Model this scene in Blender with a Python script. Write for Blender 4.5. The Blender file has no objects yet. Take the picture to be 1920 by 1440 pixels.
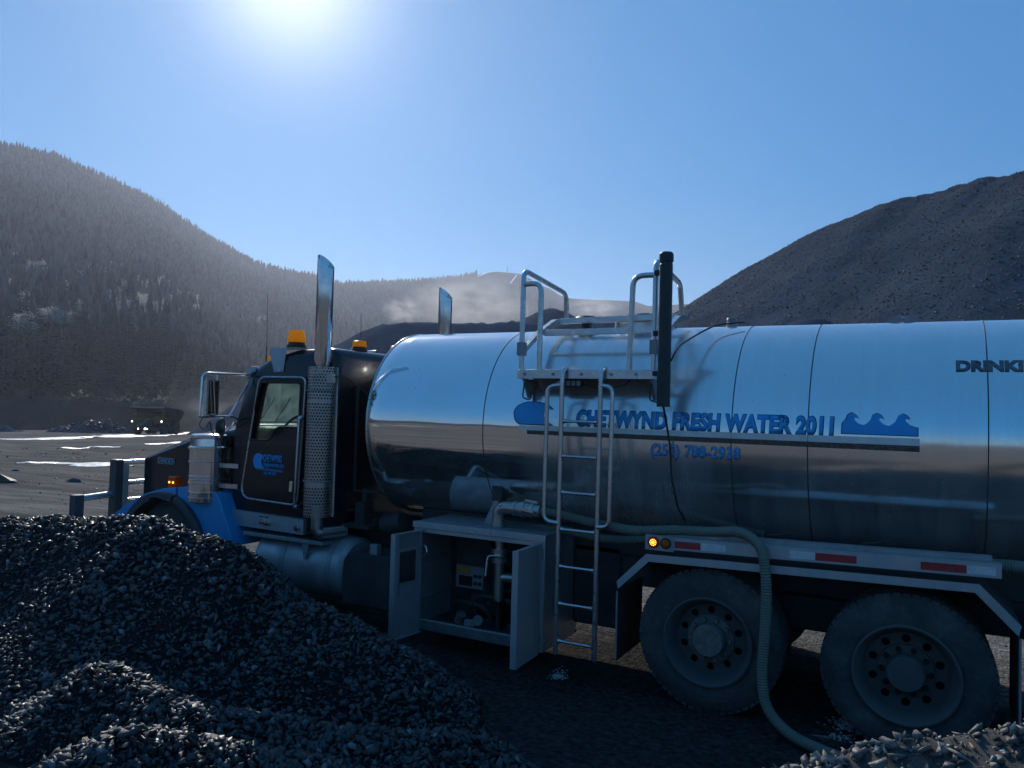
import bpy, bmesh, math, random
import numpy as np
from mathutils import Vector, Matrix, geometry, noise
PI = math.pi
rad = math.radians
random.seed(7)
rng = np.random.default_rng(11)

# ------------------------------------------------------------------ camera, sky, sun, exposure
scene = bpy.context.scene
col = scene.collection
CAM_POS = np.array([1.481, -6.036, 2.304])
F_PX = 1442.0                                   # focal length in pixels of a 1920 px wide frame
def cam_axes(yaw, pitch, roll):
    y, t, r = map(rad, (yaw, pitch, roll))
    F = np.array([-math.sin(y) * math.cos(t), math.cos(y) * math.cos(t), math.sin(t)])
    Rt = np.array([math.cos(y), math.sin(y), 0.0])
    U = np.cross(Rt, F)
    return F, math.cos(r) * Rt + math.sin(r) * U, -math.sin(r) * Rt + math.cos(r) * U
CF, CR, CU = cam_axes(28.359, 1.799, 1.583)
cam_data = bpy.data.cameras.new('camera')
cam = bpy.data.objects.new('camera', cam_data)
col.objects.link(cam)
cam_data.sensor_width = 36.0
cam_data.sensor_fit = 'HORIZONTAL'
cam_data.lens = F_PX / 1920.0 * 36.0
cam_data.clip_start = 0.05
cam_data.clip_end = 30000.0
cam.matrix_world = Matrix(((CR[0], CU[0], -CF[0], CAM_POS[0]), (CR[1], CU[1], -CF[1], CAM_POS[1]),
                           (CR[2], CU[2], -CF[2], CAM_POS[2]), (0, 0, 0, 1)))
scene.camera = cam

SUN = Vector((-0.6251, 0.6149, 0.4808)).normalized()
SUN_EL = math.asin(SUN.z)
SUN_ROT = math.atan2(SUN.x, SUN.y)
world = bpy.data.worlds.new('World')
scene.world = world
world.use_nodes = True
wn = world.node_tree
wn.nodes.clear()
w_out = wn.nodes.new('ShaderNodeOutputWorld')
w_bg = wn.nodes.new('ShaderNodeBackground')
w_sky = wn.nodes.new('ShaderNodeTexSky')
w_sky.sky_type = 'NISHITA'
w_sky.sun_disc = False
w_sky.sun_elevation = SUN_EL
w_sky.sun_rotation = SUN_ROT
w_sky.altitude = 900.0
w_sky.air_density = 1.0
w_sky.dust_density = 0.0
w_sky.ozone_density = 2.0
w_bg.inputs['Strength'].default_value = 0.05
# the bright aureole of thin dust round the sun, a function of the angle to the sun only
w_tc = wn.nodes.new('ShaderNodeTexCoord')
w_dot = wn.nodes.new('ShaderNodeVectorMath'); w_dot.operation = 'DOT_PRODUCT'
w_dot.inputs[1].default_value = tuple(SUN)
wn.links.new(w_tc.outputs['Generated'], w_dot.inputs[0])
def w_lobe(power, gain):
    mx = wn.nodes.new('ShaderNodeMath'); mx.operation = 'MAXIMUM'; mx.inputs[1].default_value = 0.0
    pw = wn.nodes.new('ShaderNodeMath'); pw.operation = 'POWER'; pw.inputs[1].default_value = power
    ml = wn.nodes.new('ShaderNodeMath'); ml.operation = 'MULTIPLY'; ml.inputs[1].default_value = gain
    wn.links.new(w_dot.outputs['Value'], mx.inputs[0]); wn.links.new(mx.outputs[0], pw.inputs[0]); wn.links.new(pw.outputs[0], ml.inputs[0])
    return ml.outputs[0]
w_add = wn.nodes.new('ShaderNodeMath'); w_add.operation = 'ADD'
wn.links.new(w_lobe(260.0, 0.86), w_add.inputs[0]); wn.links.new(w_lobe(40.0, 0.20), w_add.inputs[1])
w_bg2 = wn.nodes.new('ShaderNodeBackground')
w_bg2.inputs['Color'].default_value = (1.0, 0.92, 0.82, 1)
# even blue added to the sky in every direction, lifting shade and reflections
w_bg3 = wn.nodes.new('ShaderNodeBackground')
w_bg3.inputs['Color'].default_value = (0.038, 0.182, 0.415, 1)
w_bg3.inputs['Strength'].default_value = 1.0
w_sum2 = wn.nodes.new('ShaderNodeAddShader')
wn.links.new(w_add.outputs[0], w_bg2.inputs['Strength'])
w_sum = wn.nodes.new('ShaderNodeAddShader')
w_hs = wn.nodes.new('ShaderNodeHueSaturation'); w_hs.inputs['Saturation'].default_value = 1.55
wn.links.new(w_sky.outputs['Color'], w_hs.inputs['Color'])
wn.links.new(w_hs.outputs['Color'], w_bg.inputs['Color'])
wn.links.new(w_bg.outputs[0], w_sum.inputs[0]); wn.links.new(w_bg2.outputs[0], w_sum.inputs[1])
wn.links.new(w_sum.outputs[0], w_sum2.inputs[0]); wn.links.new(w_bg3.outputs[0], w_sum2.inputs[1])
wn.links.new(w_sum2.outputs[0], w_out.inputs['Surface'])

sun_data = bpy.data.lights.new('sun', 'SUN')
sun_data.energy = 4.8
sun_data.angle = rad(0.53)
sun_data.color = (1.0, 0.95, 0.86)
sun = bpy.data.objects.new('sun', sun_data)
sun.rotation_euler = SUN.to_track_quat('Z', 'Y').to_euler()
sun.location = (0, 0, 60)
col.objects.link(sun)

scene.render.engine = 'CYCLES'
scene.view_settings.view_transform = 'Standard'
scene.view_settings.look = 'None'
scene.view_settings.exposure = -0.20
scene.view_settings.gamma = 1.0
scene.view_settings.use_curve_mapping = False
scene.cycles.use_denoising = True
scene.cycles.max_bounces = 8
scene.cycles.transparent_max_bounces = 12
scene.cycles.volume_bounces = 0
scene.cycles.caustics_reflective = False
scene.cycles.caustics_refractive = False
scene.cycles.sample_clamp_indirect = 6.0

def ray(u, v):
    return CF + CR * (u - 960.0) / F_PX - CU * (v - 720.0) / F_PX
def at(u, v, axis, val):
    d = ray(u, v)
    return CAM_POS + d * (val - CAM_POS[axis]) / d[axis]
def at_dist(u, v, dist):
    d = ray(u, v)
    return CAM_POS + d * dist / math.hypot(d[0], d[1])
def az_tan(u, v):
    d = ray(u, v)
    return math.degrees(math.atan2(-d[0], d[1])), d[2] / math.hypot(d[0], d[1])

# ------------------------------------------------------------------ materials
class NT:
    def __init__(s, name):
        s.m = bpy.data.materials.new(name); s.m.use_nodes = True
        s.t = s.m.node_tree; s.t.nodes.clear()
        s.out = s.t.nodes.new('ShaderNodeOutputMaterial')
        s.tc = s.t.nodes.new('ShaderNodeTexCoord')
    def n(s, kind, **kw):
        nd = s.t.nodes.new(kind)
        for k, v in kw.items():
            if k in nd.inputs.keys(): nd.inputs[k].default_value = v
            else: setattr(nd, k, v)
        return nd
    def l(s, a, b): s.t.links.new(a, b)
    def mapping(s, scale=(1, 1, 1), coord='Object'):
        mp = s.n('ShaderNodeMapping'); mp.inputs['Scale'].default_value = scale
        s.l(s.tc.outputs[coord], mp.inputs['Vector']); return mp.outputs[0]
    def noise(s, scale, detail=4, rough=0.55, vec=None, dist=0.0):
        nd = s.n('ShaderNodeTexNoise'); nd.inputs['Scale'].default_value = scale
        nd.inputs['Detail'].default_value = detail; nd.inputs['Roughness'].default_value = rough
        nd.inputs['Distortion'].default_value = dist
        s.l(vec if vec is not None else s.tc.outputs['Object'], nd.inputs['Vector'])
        return nd.outputs['Fac']
    def ramp(s, fac, stops):
        r = s.n('ShaderNodeValToRGB'); e = r.color_ramp.elements
        while len(e) < len(stops): e.new(0.5)
        for q, (p, c) in zip(e, stops):
            q.position = p
            q.color = (c, c, c, 1) if isinstance(c, (int, float)) else (*c, 1)
        s.l(fac, r.inputs[0]); return r.outputs[0]
    def mix(s, fac, a, b):
        m = s.n('ShaderNodeMix', data_type='RGBA')
        for sock, val in ((m.inputs[0], fac), (m.inputs[6], a), (m.inputs[7], b)):
            if isinstance(val, (int, float)): sock.default_value = val
            elif isinstance(val, tuple): sock.default_value = (*val, 1)
            else: s.l(val, sock)
        return m.outputs[2]
    def math(s, op, a, b=0.0):
        m = s.n('ShaderNodeMath', operation=op)
        for sock, val in ((m.inputs[0], a), (m.inputs[1], b)):
            if isinstance(val, (int, float)): sock.default_value = val
            else: s.l(val, sock)
        return m.outputs[0]
    def bump(s, h, strength=0.3, dist=0.01):
        b = s.n('ShaderNodeBump'); b.inputs['Strength'].default_value = strength
        b.inputs['Distance'].default_value = dist; s.l(h, b.inputs['Height']); return b.outputs[0]
    def principled(s, **kw):
        p = s.n('ShaderNodeBsdfPrincipled')
        for k, v in kw.items():
            k = k.replace('_', ' ')
            sock = p.inputs[k]
            if isinstance(v, (int, float)): sock.default_value = v
            elif isinstance(v, tuple): sock.default_value = (*v, 1)
            else: s.l(v, sock)
        return p
    def surf(s, sh): s.l(sh.outputs[0], s.out.inputs['Surface']); return s.m

def paint(name, color, rough=0.3, metal=0.0, dust=0.25, dust_col=(0.16, 0.145, 0.13), scale=5.0, bump=0.0, coat=0.0, streak=False, spec=0.5):
    """a solid colour with patchy dust and worn gloss"""
    t = NT(name)
    vec = t.mapping((1, 1, 0.18)) if streak else None
    n1 = t.noise(scale, 6, 0.6, vec)
    n2 = t.noise(scale * 9, 4, 0.6)
    f = t.math('MULTIPLY', t.ramp(n1, [(0.38, 0.0), (0.72, 1.0)]), dust)
    f2 = t.math('ADD', f, t.math('MULTIPLY', t.ramp(n2, [(0.5, 0.0), (0.75, 1.0)]), dust * 0.4))
    c = t.mix(f2, color, dust_col)
    r = t.math('ADD', t.math('MULTIPLY', f2, 0.45), rough)
    kw = dict(Base_Color=c, Roughness=r, Metallic=metal)
    p = t.principled(**kw)
    p.inputs['Specular IOR Level'].default_value = spec
    if metal: t.l(t.math('MULTIPLY', t.math('SUBTRACT', 1.0, f2), metal), p.inputs['Metallic'])
    if coat: p.inputs['Coat Weight'].default_value = coat; p.inputs['Coat Roughness'].default_value = 0.06
    if bump: t.l(t.bump(n2, bump, 0.004), p.inputs['Normal'])
    return t.surf(p)

M = {}
M['black_paint'] = paint('black_paint', (0.008, 0.012, 0.018), 0.22, dust=0.05, coat=0.25, spec=0.35)
M['cab_back'] = paint('cab_back_paint', (0.008, 0.009, 0.012), 0.2, dust=0.12, coat=0.4)
M['blue_paint'] = paint('blue_paint', (0.008, 0.32, 0.64), 0.28, dust=0.12, coat=0.35)
M['rubber'] = paint('black_rubber', (0.018, 0.018, 0.02), 0.7, dust=0.35, dust_col=(0.09, 0.085, 0.08))
M['tyre'] = paint('tyre_rubber', (0.036, 0.037, 0.039), 0.85, dust=0.8, dust_col=(0.14, 0.128, 0.115), scale=3, bump=0.5)
M['flare'] = paint('flare_rubber', (0.05, 0.052, 0.056), 0.6, dust=0.4, dust_col=(0.1, 0.1, 0.1))
M['chrome'] = paint('chrome', (0.72, 0.73, 0.75), 0.09, 1.0, dust=0.12, dust_col=(0.3, 0.29, 0.27), scale=9)
M['stainless'] = paint('stainless_rail', (0.60, 0.60, 0.60), 0.26, 1.0, dust=0.25, dust_col=(0.28, 0.27, 0.25), scale=14)
M['guard_steel'] = paint('perforated_steel', (0.46, 0.43, 0.40), 0.3, 1.0, dust=0.35, dust_col=(0.16, 0.14, 0.12), scale=7)
M['aluminium'] = paint('aluminium_sheet', (0.47, 0.47, 0.47), 0.42, 0.7, dust=0.5, dust_col=(0.28, 0.27, 0.26), scale=4, streak=True)
M['galv'] = paint('dusty_steel', (0.36, 0.37, 0.38), 0.5, 0.7, dust=0.6, dust_col=(0.19, 0.18, 0.17), scale=6)
M['frame_dark'] = paint('chassis_black', (0.026, 0.026, 0.028), 0.6, dust=0.5, dust_col=(0.10, 0.094, 0.088))
M['dark_inside'] = paint('interior_vinyl', (0.02, 0.021, 0.023), 0.6, dust=0.2)
M['rim'] = paint('dusty_rim', (0.10, 0.10, 0.10), 0.55, 0.4, dust=0.9, dust_col=(0.115, 0.10, 0.085), scale=6)
M['hub_mud'] = paint('muddy_hub', (0.2, 0.185, 0.17), 0.75, 0.1, dust=0.9, dust_col=(0.12, 0.10, 0.085), scale=14, bump=1.0)
M['rim_dark'] = paint('dirty_dark_rim', (0.08, 0.08, 0.08), 0.7, 0.2, dust=0.6, dust_col=(0.11, 0.105, 0.10), scale=6)
M['bar_dark'] = paint('dark_guard_steel', (0.10, 0.10, 0.105), 0.4, 0.6, dust=0.4, dust_col=(0.10, 0.095, 0.09), scale=8)
M['hole'] = paint('rim_hole_dark', (0.008, 0.008, 0.009), 0.9, dust=0.05)
M['gauge_tube'] = paint('dark_green_tube', (0.014, 0.024, 0.026), 0.45, dust=0.25, dust_col=(0.07, 0.075, 0.075))
M['hose'] = paint('pale_green_hose', (0.15, 0.17, 0.125), 0.65, dust=0.6, dust_col=(0.17, 0.165, 0.14), scale=8)
M['hose_dark'] = paint('dark_hose', (0.02, 0.021, 0.022), 0.6, dust=0.3)
M['decal_blue'] = paint('decal_blue', (0.010, 0.36, 0.80), 0.4, dust=0.14, scale=30)
M['decal_dark'] = paint('decal_dark', (0.018, 0.026, 0.045), 0.5, dust=0.3, dust_col=(0.3, 0.3, 0.3), scale=30)
M['decal_grey'] = paint('decal_faded', (0.05, 0.062, 0.085), 0.5, dust=0.5, dust_col=(0.3, 0.31, 0.33), scale=25)
M['decal_white'] = paint('decal_white', (0.76, 0.74, 0.69), 0.45, dust=0.4, dust_col=(0.45, 0.41, 0.36), scale=12)
M['decal_brown'] = paint('decal_cracked_brown', (0.055, 0.03, 0.024), 0.55, dust=0.5, dust_col=(0.28, 0.24, 0.2), scale=60)
M['white_metal'] = paint('white_bracket', (0.5, 0.52, 0.55), 0.45, dust=0.3)
M['reflect_red'] = paint('reflector_red', (0.42, 0.012, 0.02), 0.35, dust=0.3, scale=20)
M['reflect_white'] = paint('reflector_white', (0.66, 0.67, 0.68), 0.35, dust=0.35, scale=20)
M['seat'] = paint('grey_seat', (0.05, 0.052, 0.055), 0.8, dust=0.2)
M['orange_label'] = paint('orange_label', (0.5, 0.19, 0.02), 0.5, dust=0.2)
M['panel_grey'] = paint('grey_control_panel', (0.2, 0.21, 0.215), 0.5, dust=0.4)
M['can'] = paint('tin_can', (0.16, 0.16, 0.16), 0.45, 0.5, dust=0.3)
M['wood_strip'] = paint('worn_sill', (0.11, 0.11, 0.11), 0.7, dust=0.7, dust_col=(0.2, 0.19, 0.17), scale=12)
M['red_paint'] = paint('faded_red', (0.22, 0.035, 0.03), 0.35, dust=0.3)
M['mine_yellow'] = paint('haul_yellow', (0.16, 0.115, 0.02), 0.6, dust=0.8, dust_col=(0.06, 0.055, 0.048), scale=1.2)
M['mine_dark'] = paint('haul_dark', (0.03, 0.03, 0.032), 0.6, dust=0.6, dust_col=(0.07, 0.065, 0.06), scale=1.2)
M['mine_body'] = paint('haul_body', (0.035, 0.035, 0.036), 0.6, dust=0.6, dust_col=(0.06, 0.058, 0.055), scale=0.9)

def glow(name, color, strength, base=None):
    t = NT(name)
    p = t.principled(Base_Color=base or color, Roughness=0.3)
    p.inputs['Emission Color'].default_value = (*color, 1)
    p.inputs['Emission Strength'].default_value = strength
    return t.surf(p)
M['lamp_on'] = glow('lit_lamp', (1.0, 0.93, 0.7), 14.0)
M['led_on'] = glow('lit_amber_led', (1.0, 0.36, 0.04), 6.5, (0.6, 0.2, 0.02))

def lens(name, color, trans=0.6, rough=0.25):
    """coloured plastic that lets the low sun shine through"""
    t = NT(name)
    tr = t.n('ShaderNodeBsdfTranslucent'); tr.inputs['Color'].default_value = (*color, 1)
    df = t.principled(Base_Color=color, Roughness=rough)
    mx = t.n('ShaderNodeMixShader'); mx.inputs[0].default_value = trans
    t.l(df.outputs[0], mx.inputs[1]); t.l(tr.outputs[0], mx.inputs[2])
    return t.surf(mx)
M['amber'] = lens('amber_lens', (1.0, 0.55, 0.03), 0.75)
M['amber_dark'] = lens('amber_lens_dark', (0.55, 0.12, 0.01), 0.35)

def glass(name, tint, dust, gloss=1.0):
    t = NT(name)
    tp = t.n('ShaderNodeBsdfTransparent'); tp.inputs['Color'].default_value = (*tint, 1)
    gl = t.n('ShaderNodeBsdfGlossy'); gl.inputs['Roughness'].default_value = 0.03
    lw = t.n('ShaderNodeLayerWeight'); lw.inputs['Blend'].default_value = 0.5
    frs = t.math('ADD', t.math('MULTIPLY', t.math('POWER', lw.outputs['Facing'], 5.0), 0.9), 0.04)
    m1 = t.n('ShaderNodeMixShader'); t.l(frs, m1.inputs[0]); t.l(tp.outputs[0], m1.inputs[1]); t.l(gl.outputs[0], m1.inputs[2])
    tr = t.n('ShaderNodeBsdfTranslucent'); tr.inputs['Color'].default_value = (0.44, 0.52, 0.48, 1)
    n = t.noise(3.0, 7, 0.65, None, 1.5)
    f = t.math('MULTIPLY', t.ramp(n, [(0.36, 0.15), (0.64, 1.0)]), dust)
    m2 = t.n('ShaderNodeMixShader'); t.l(f, m2.inputs[0]); t.l(m1.outputs[0], m2.inputs[1]); t.l(tr.outputs[0], m2.inputs[2])
    return t.surf(m2)
M['glass'] = glass('door_glass', (0.86, 0.92, 0.9), 0.05)
M['windshield'] = glass('dusty_windshield', (0.70, 0.80, 0.78), 0.22)

def mirror_mat():
    t = NT('mirror_glass')
    return t.surf(t.principled(Base_Color=(0.75, 0.78, 0.78), Metallic=1.0, Roughness=0.03))
M['mirror'] = mirror_mat()

def tank_steel():
    """polished tank skin: mirror-like with faint rolling waves, a film of dust, runs below the walkway"""
    t = NT('polished_tank_steel')
    runs = t.noise(7.0, 6, 0.65, t.mapping((1.0, 0.12, 0.12)))
    fine = t.noise(60.0, 3, 0.6, t.mapping((1.0, 0.2, 0.2)))
    cloud = t.noise(1.3, 5, 0.6)
    sep = t.n('ShaderNodeSeparateXYZ'); t.l(t.tc.outputs['Object'], sep.inputs[0])
    # the section round the ladder and walkway is the most handled and dusty one
    x = sep.outputs['X']
    a = t.n('ShaderNodeMapRange', interpolation_type='SMOOTHSTEP'); a.inputs['From Min'].default_value = -1.95; a.inputs['From Max'].default_value = -1.45; t.l(x, a.inputs['Value'])
    b = t.n('ShaderNodeMapRange', interpolation_type='SMOOTHSTEP'); b.inputs['From Min'].default_value = -0.35; b.inputs['From Max'].default_value = 0.14
    b.inputs['To Min'].default_value = 1.0; b.inputs['To Max'].default_value = 0.0; t.l(x, b.inputs['Value'])
    mid = t.math('MULTIPLY', a.outputs[0], b.outputs[0])
    rear = t.n('ShaderNodeMapRange', interpolation_type='SMOOTHSTEP'); rear.inputs['From Min'].default_value = -2.2; rear.inputs['From Max'].default_value = 0.3; t.l(x, rear.inputs['Value'])
    low = t.n('ShaderNodeMapRange', interpolation_type='SMOOTHSTEP'); low.inputs['From Min'].default_value = 1.25; low.inputs['From Max'].default_value = 2.15
    low.inputs['To Min'].default_value = 1.0; low.inputs['To Max'].default_value = 0.0; t.l(sep.outputs['Z'], low.inputs['Value'])   # road dust thrown up from below
    film = t.math('ADD', t.math('MULTIPLY', mid, 0.26), t.math('ADD', t.math('MULTIPLY', rear.outputs[0], 0.12), t.math('MULTIPLY', low.outputs[0], 0.20)))
    f = t.math('MULTIPLY', t.ramp(runs, [(0.3, 0.25), (0.75, 1.0)]), film)
    f = t.math('ADD', f, t.math('MULTIPLY', t.ramp(cloud, [(0.45, 0.0), (0.8, 1.0)]), 0.06))
    specks = t.ramp(t.noise(38.0, 2, 0.5), [(0.735, 0.0), (0.76, 0.6)])
    f = t.math('ADD', f, specks)
    f = t.n('ShaderNodeClamp').outputs[0] if False else f
    colr = t.mix(f, (0.88, 0.86, 0.84), (0.40, 0.375, 0.34))
    rgh = t.math('ADD', t.math('MULTIPLY', low.outputs[0], 0.04), t.math('ADD', t.math('MULTIPLY', mid, 0.12), t.math('ADD', t.math('MULTIPLY', rear.outputs[0], 0.08), 0.035)))
    rgh = t.math('ADD', rgh, t.math('MULTIPLY', t.ramp(fine, [(0.3, 0.0), (0.8, 1.0)]), 0.05))
    met = t.math('SUBTRACT', 1.0, f)
    p = t.principled(Base_Color=colr, Roughness=rgh, Metallic=met)
    wav = t.noise(2.2, 2, 0.5, t.mapping((0.8, 1.0, 1.0)))
    t.l(t.bump(wav, 0.16, 0.02), p.inputs['Normal'])
    return t.surf(p)
M['tank'] = tank_steel()

def stone_mat(name, c0, c1, rough0, rough1, scale, bump=0.5, spec=0.5, pale_share=1.0):
    t = NT(name)
    geo = t.n('ShaderNodeNewGeometry')
    n = t.noise(scale, 5, 0.65)
    n2 = t.noise(scale * 6, 4, 0.6)
    f = t.math('ADD', t.math('MULTIPLY', n, 0.65), t.math('MULTIPLY', geo.outputs['Random Per Island'], 0.5))
    c = t.ramp(f, [(0.3, c0), (0.85, c1)])
    pale = t.ramp(t.math('FRACT', t.math('MULTIPLY', geo.outputs['Random Per Island'], 7.31)), [(0.91, 0.0), (0.99, pale_share)])
    c = t.mix(pale, c, tuple(min(0.45, q * 2.3 + 0.01) for q in c1))
    r = t.ramp(geo.outputs['Random Per Island'], [(0.0, rough0), (1.0, rough1)])
    p = t.principled(Base_Color=c, Roughness=r)
    p.inputs['Specular IOR Level'].default_value = spec
    t.l(t.bump(n2, bump, 0.006), p.inputs['Normal'])
    return t.surf(p)
M['coal_stone'] = stone_mat('dark_shale_stone', (0.018, 0.019, 0.022), (0.072, 0.070, 0.070), 0.42, 0.8, 14.0)
M['coal_fines'] = stone_mat('dark_shale_fines', (0.008, 0.008, 0.010), (0.024, 0.024, 0.025), 0.8, 0.95, 45.0, 0.9, 0.1)
M['grey_stone'] = stone_mat('grey_brown_stone', (0.06, 0.054, 0.05), (0.21, 0.19, 0.168), 0.5, 0.75, 16.0)
M['grey_fines'] = stone_mat('grey_brown_fines', (0.035, 0.032, 0.030), (0.12, 0.11, 0.10), 0.8, 0.95, 60.0, 0.9, 0.1)
M['yard_stone'] = stone_mat('yard_stone', (0.035, 0.033, 0.032), (0.15, 0.137, 0.125), 0.5, 0.8, 20.0)
M['pile_stone'] = stone_mat('stockpile_stone', (0.03, 0.034, 0.04), (0.11, 0.116, 0.13), 0.5, 0.8, 2.0, 0.5, 0.3, 0.25)

def ground_mat():
    t = NT('yard_mud_gravel')
    big = t.noise(0.11, 5, 0.6)
    mp = t.n('ShaderNodeMapping'); mp.inputs['Scale'].default_value = (0.16, 1.5, 1.0); mp.inputs['Rotation'].default_value = (0, 0, rad(-24)); t.l(t.tc.outputs['Object'], mp.inputs['Vector'])
    mid = t.noise(1.1, 6, 0.65, mp.outputs[0])
    fine = t.noise(18.0, 6, 0.7)
    grit = t.n('ShaderNodeTexVoronoi'); grit.inputs['Scale'].default_value = 32.0; t.l(t.tc.outputs['Object'], grit.inputs['Vector'])
    f = t.math('ADD', t.math('MULTIPLY', mid, 0.5), t.math('ADD', t.math('MULTIPLY', fine, 0.35), t.math('MULTIPLY', big, 0.25)))
    c = t.ramp(f, [(0.40, (0.065, 0.058, 0.053)), (0.55, (0.155, 0.138, 0.125)), (0.72, (0.30, 0.27, 0.24))])
    # dry gravel, paled on the far side only: sunlight put into the colour
    mo = t.n('ShaderNodeMapping'); mo.inputs['Location'].default_value = (0.0, -9.5, 0.0); t.l(t.tc.outputs['Object'], mo.inputs['Vector'])
    ln = t.n('ShaderNodeVectorMath', operation='LENGTH'); t.l(mo.outputs[0], ln.inputs[0])
    sun_pad = t.ramp(t.math('ADD', t.math('DIVIDE', ln.outputs['Value'], 22.0), t.math('MULTIPLY', t.math('SUBTRACT', big, 0.5), 0.5)), [(0.35, 1.0), (0.62, 0.0)])
    dry = t.ramp(t.math('ADD', t.math('MULTIPLY', fine, 0.7), t.math('MULTIPLY', mid, 0.3)), [(0.38, (0.085, 0.076, 0.068)), (0.52, (0.19, 0.172, 0.152)), (0.64, (0.32, 0.295, 0.265))])
    c = t.mix(sun_pad, c, dry)
    # wet coal mud, darkened over the near side: the tanker's shade in its colour
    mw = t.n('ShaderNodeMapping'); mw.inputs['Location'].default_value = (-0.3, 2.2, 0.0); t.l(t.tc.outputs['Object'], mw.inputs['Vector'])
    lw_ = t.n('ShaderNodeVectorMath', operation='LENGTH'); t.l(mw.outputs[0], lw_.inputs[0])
    near_shade = t.ramp(t.math('ADD', t.math('DIVIDE', lw_.outputs['Value'], 12.0), t.math('MULTIPLY', t.math('SUBTRACT', mid, 0.5), 0.25)), [(0.30, 1.0), (0.46, 0.0)])
    c = t.mix(near_shade, c, t.ramp(fine, [(0.35, (0.018, 0.018, 0.019)), (0.7, (0.075, 0.071, 0.068))]))
    r = t.ramp(t.math('ADD', t.math('MULTIPLY', big, 0.6), t.math('MULTIPLY', mid, 0.4)), [(0.36, 0.62), (0.6, 0.95)])
    p = t.principled(Base_Color=c, Roughness=r)
    p.inputs['Specular IOR Level'].default_value = 0.0
    h = t.math('ADD', t.math('MULTIPLY', mid, 2.2), t.math('ADD', t.math('MULTIPLY', fine, 0.5), t.math('MULTIPLY', grit.outputs['Distance'], 0.35)))
    t.l(t.bump(h, 0.9, 0.05), p.inputs['Normal'])
    return t.surf(p)
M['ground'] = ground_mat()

def pile_mat(name, c0, c1, scale, rough=0.7, bdist=0.25):
    t = NT(name)
    big = t.noise(0.06 * scale, 5, 0.6)
    gul = t.noise(0.5 * scale, 5, 0.65, t.mapping((1.0, 1.0, 0.22)))
    fine = t.noise(3.0 * scale, 6, 0.75)
    f = t.math('ADD', t.math('MULTIPLY', big, 0.45), t.math('ADD', t.math('MULTIPLY', gul, 0.25), t.math('MULTIPLY', fine, 0.35)))
    c = t.ramp(f, [(0.38, c0), (0.68, c1)])
    p = t.principled(Base_Color=c, Roughness=rough)
    p.inputs['Specular IOR Level'].default_value = 0.0
    h = t.math('ADD', fine, t.math('MULTIPLY', gul, 1.2))
    t.l(t.bump(h, 1.0, bdist), p.inputs['Normal'])
    return t.surf(p)
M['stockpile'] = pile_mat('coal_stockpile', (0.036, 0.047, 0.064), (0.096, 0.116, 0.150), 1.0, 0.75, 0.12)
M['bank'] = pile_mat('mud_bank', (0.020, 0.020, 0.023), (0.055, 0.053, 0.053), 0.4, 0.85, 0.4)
M['hill'] = pile_mat('forest_floor', (0.035, 0.036, 0.036), (0.085, 0.083, 0.082), 0.08, 0.9, 2.0)

def leaf_mat(name, c0, c1, scale=0.12, trans=0.0):
    t = NT(name)
    geo = t.n('ShaderNodeNewGeometry')
    n = t.noise(scale, 3, 0.6)
    f = t.math('ADD', t.math('MULTIPLY', n, 0.6), t.math('MULTIPLY', geo.outputs['Random Per Island'], 0.5))
    c = t.ramp(f, [(0.3, c0), (0.8, c1)])
    p = t.principled(Base_Color=c, Roughness=0.9)
    p.inputs['Specular IOR Level'].default_value = 0.0
    if not trans: return t.surf(p)
    tr = t.n('ShaderNodeBsdfTranslucent'); t.l(c, tr.inputs['Color'])
    mx = t.n('ShaderNodeMixShader'); mx.inputs[0].default_value = trans
    t.l(p.outputs[0], mx.inputs[1]); t.l(tr.outputs[0], mx.inputs[2])
    return t.surf(mx)
M['dry_brush'] = leaf_mat('dry_brush', (0.10, 0.09, 0.075), (0.30, 0.27, 0.23), 0.4, 0.4)
M['spruce'] = leaf_mat('spruce_needles', (0.026, 0.031, 0.030), (0.075, 0.079, 0.074), 0.12, 0.15)
M['far_spruce'] = leaf_mat('far_spruce', (0.040, 0.042, 0.044), (0.095, 0.096, 0.100), 0.02)
M['bark'] = leaf_mat('grey_bark', (0.06, 0.055, 0.05), (0.15, 0.14, 0.13), 3.0)
M['twigs'] = leaf_mat('frosted_twigs', (0.36, 0.34, 0.32), (0.58, 0.56, 0.53), 0.5, 0.5)

def snow_mat():
    t = NT('old_snow')
    n = t.noise(2.5, 5, 0.65); n2 = t.noise(14.0, 4, 0.6)
    c = t.ramp(n, [(0.35, (0.30, 0.29, 0.28)), (0.6, (0.78, 0.78, 0.77))])
    p = t.principled(Base_Color=c, Roughness=0.45)
    t.l(t.bump(t.math('ADD', n, t.math('MULTIPLY', n2, 0.4)), 0.6, 0.06), p.inputs['Normal'])
    return t.surf(p)
M['snow'] = snow_mat()
def water_mat():
    t = NT('puddle_water')
    n = t.noise(16.0, 4, 0.6)
    p = t.principled(Base_Color=(0.03, 0.03, 0.03), Roughness=0.06)
    p.inputs['IOR'].default_value = 1.33
    t.l(t.bump(n, 0.25, 0.02), p.inputs['Normal'])
    return t.surf(p)
M['water'] = water_mat()
def foam_mat():
    t = NT('splashing_water')
    p = t.principled(Base_Color=(0.75, 0.8, 0.85), Roughness=0.15)
    return t.surf(p)
M['foam'] = foam_mat()

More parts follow.
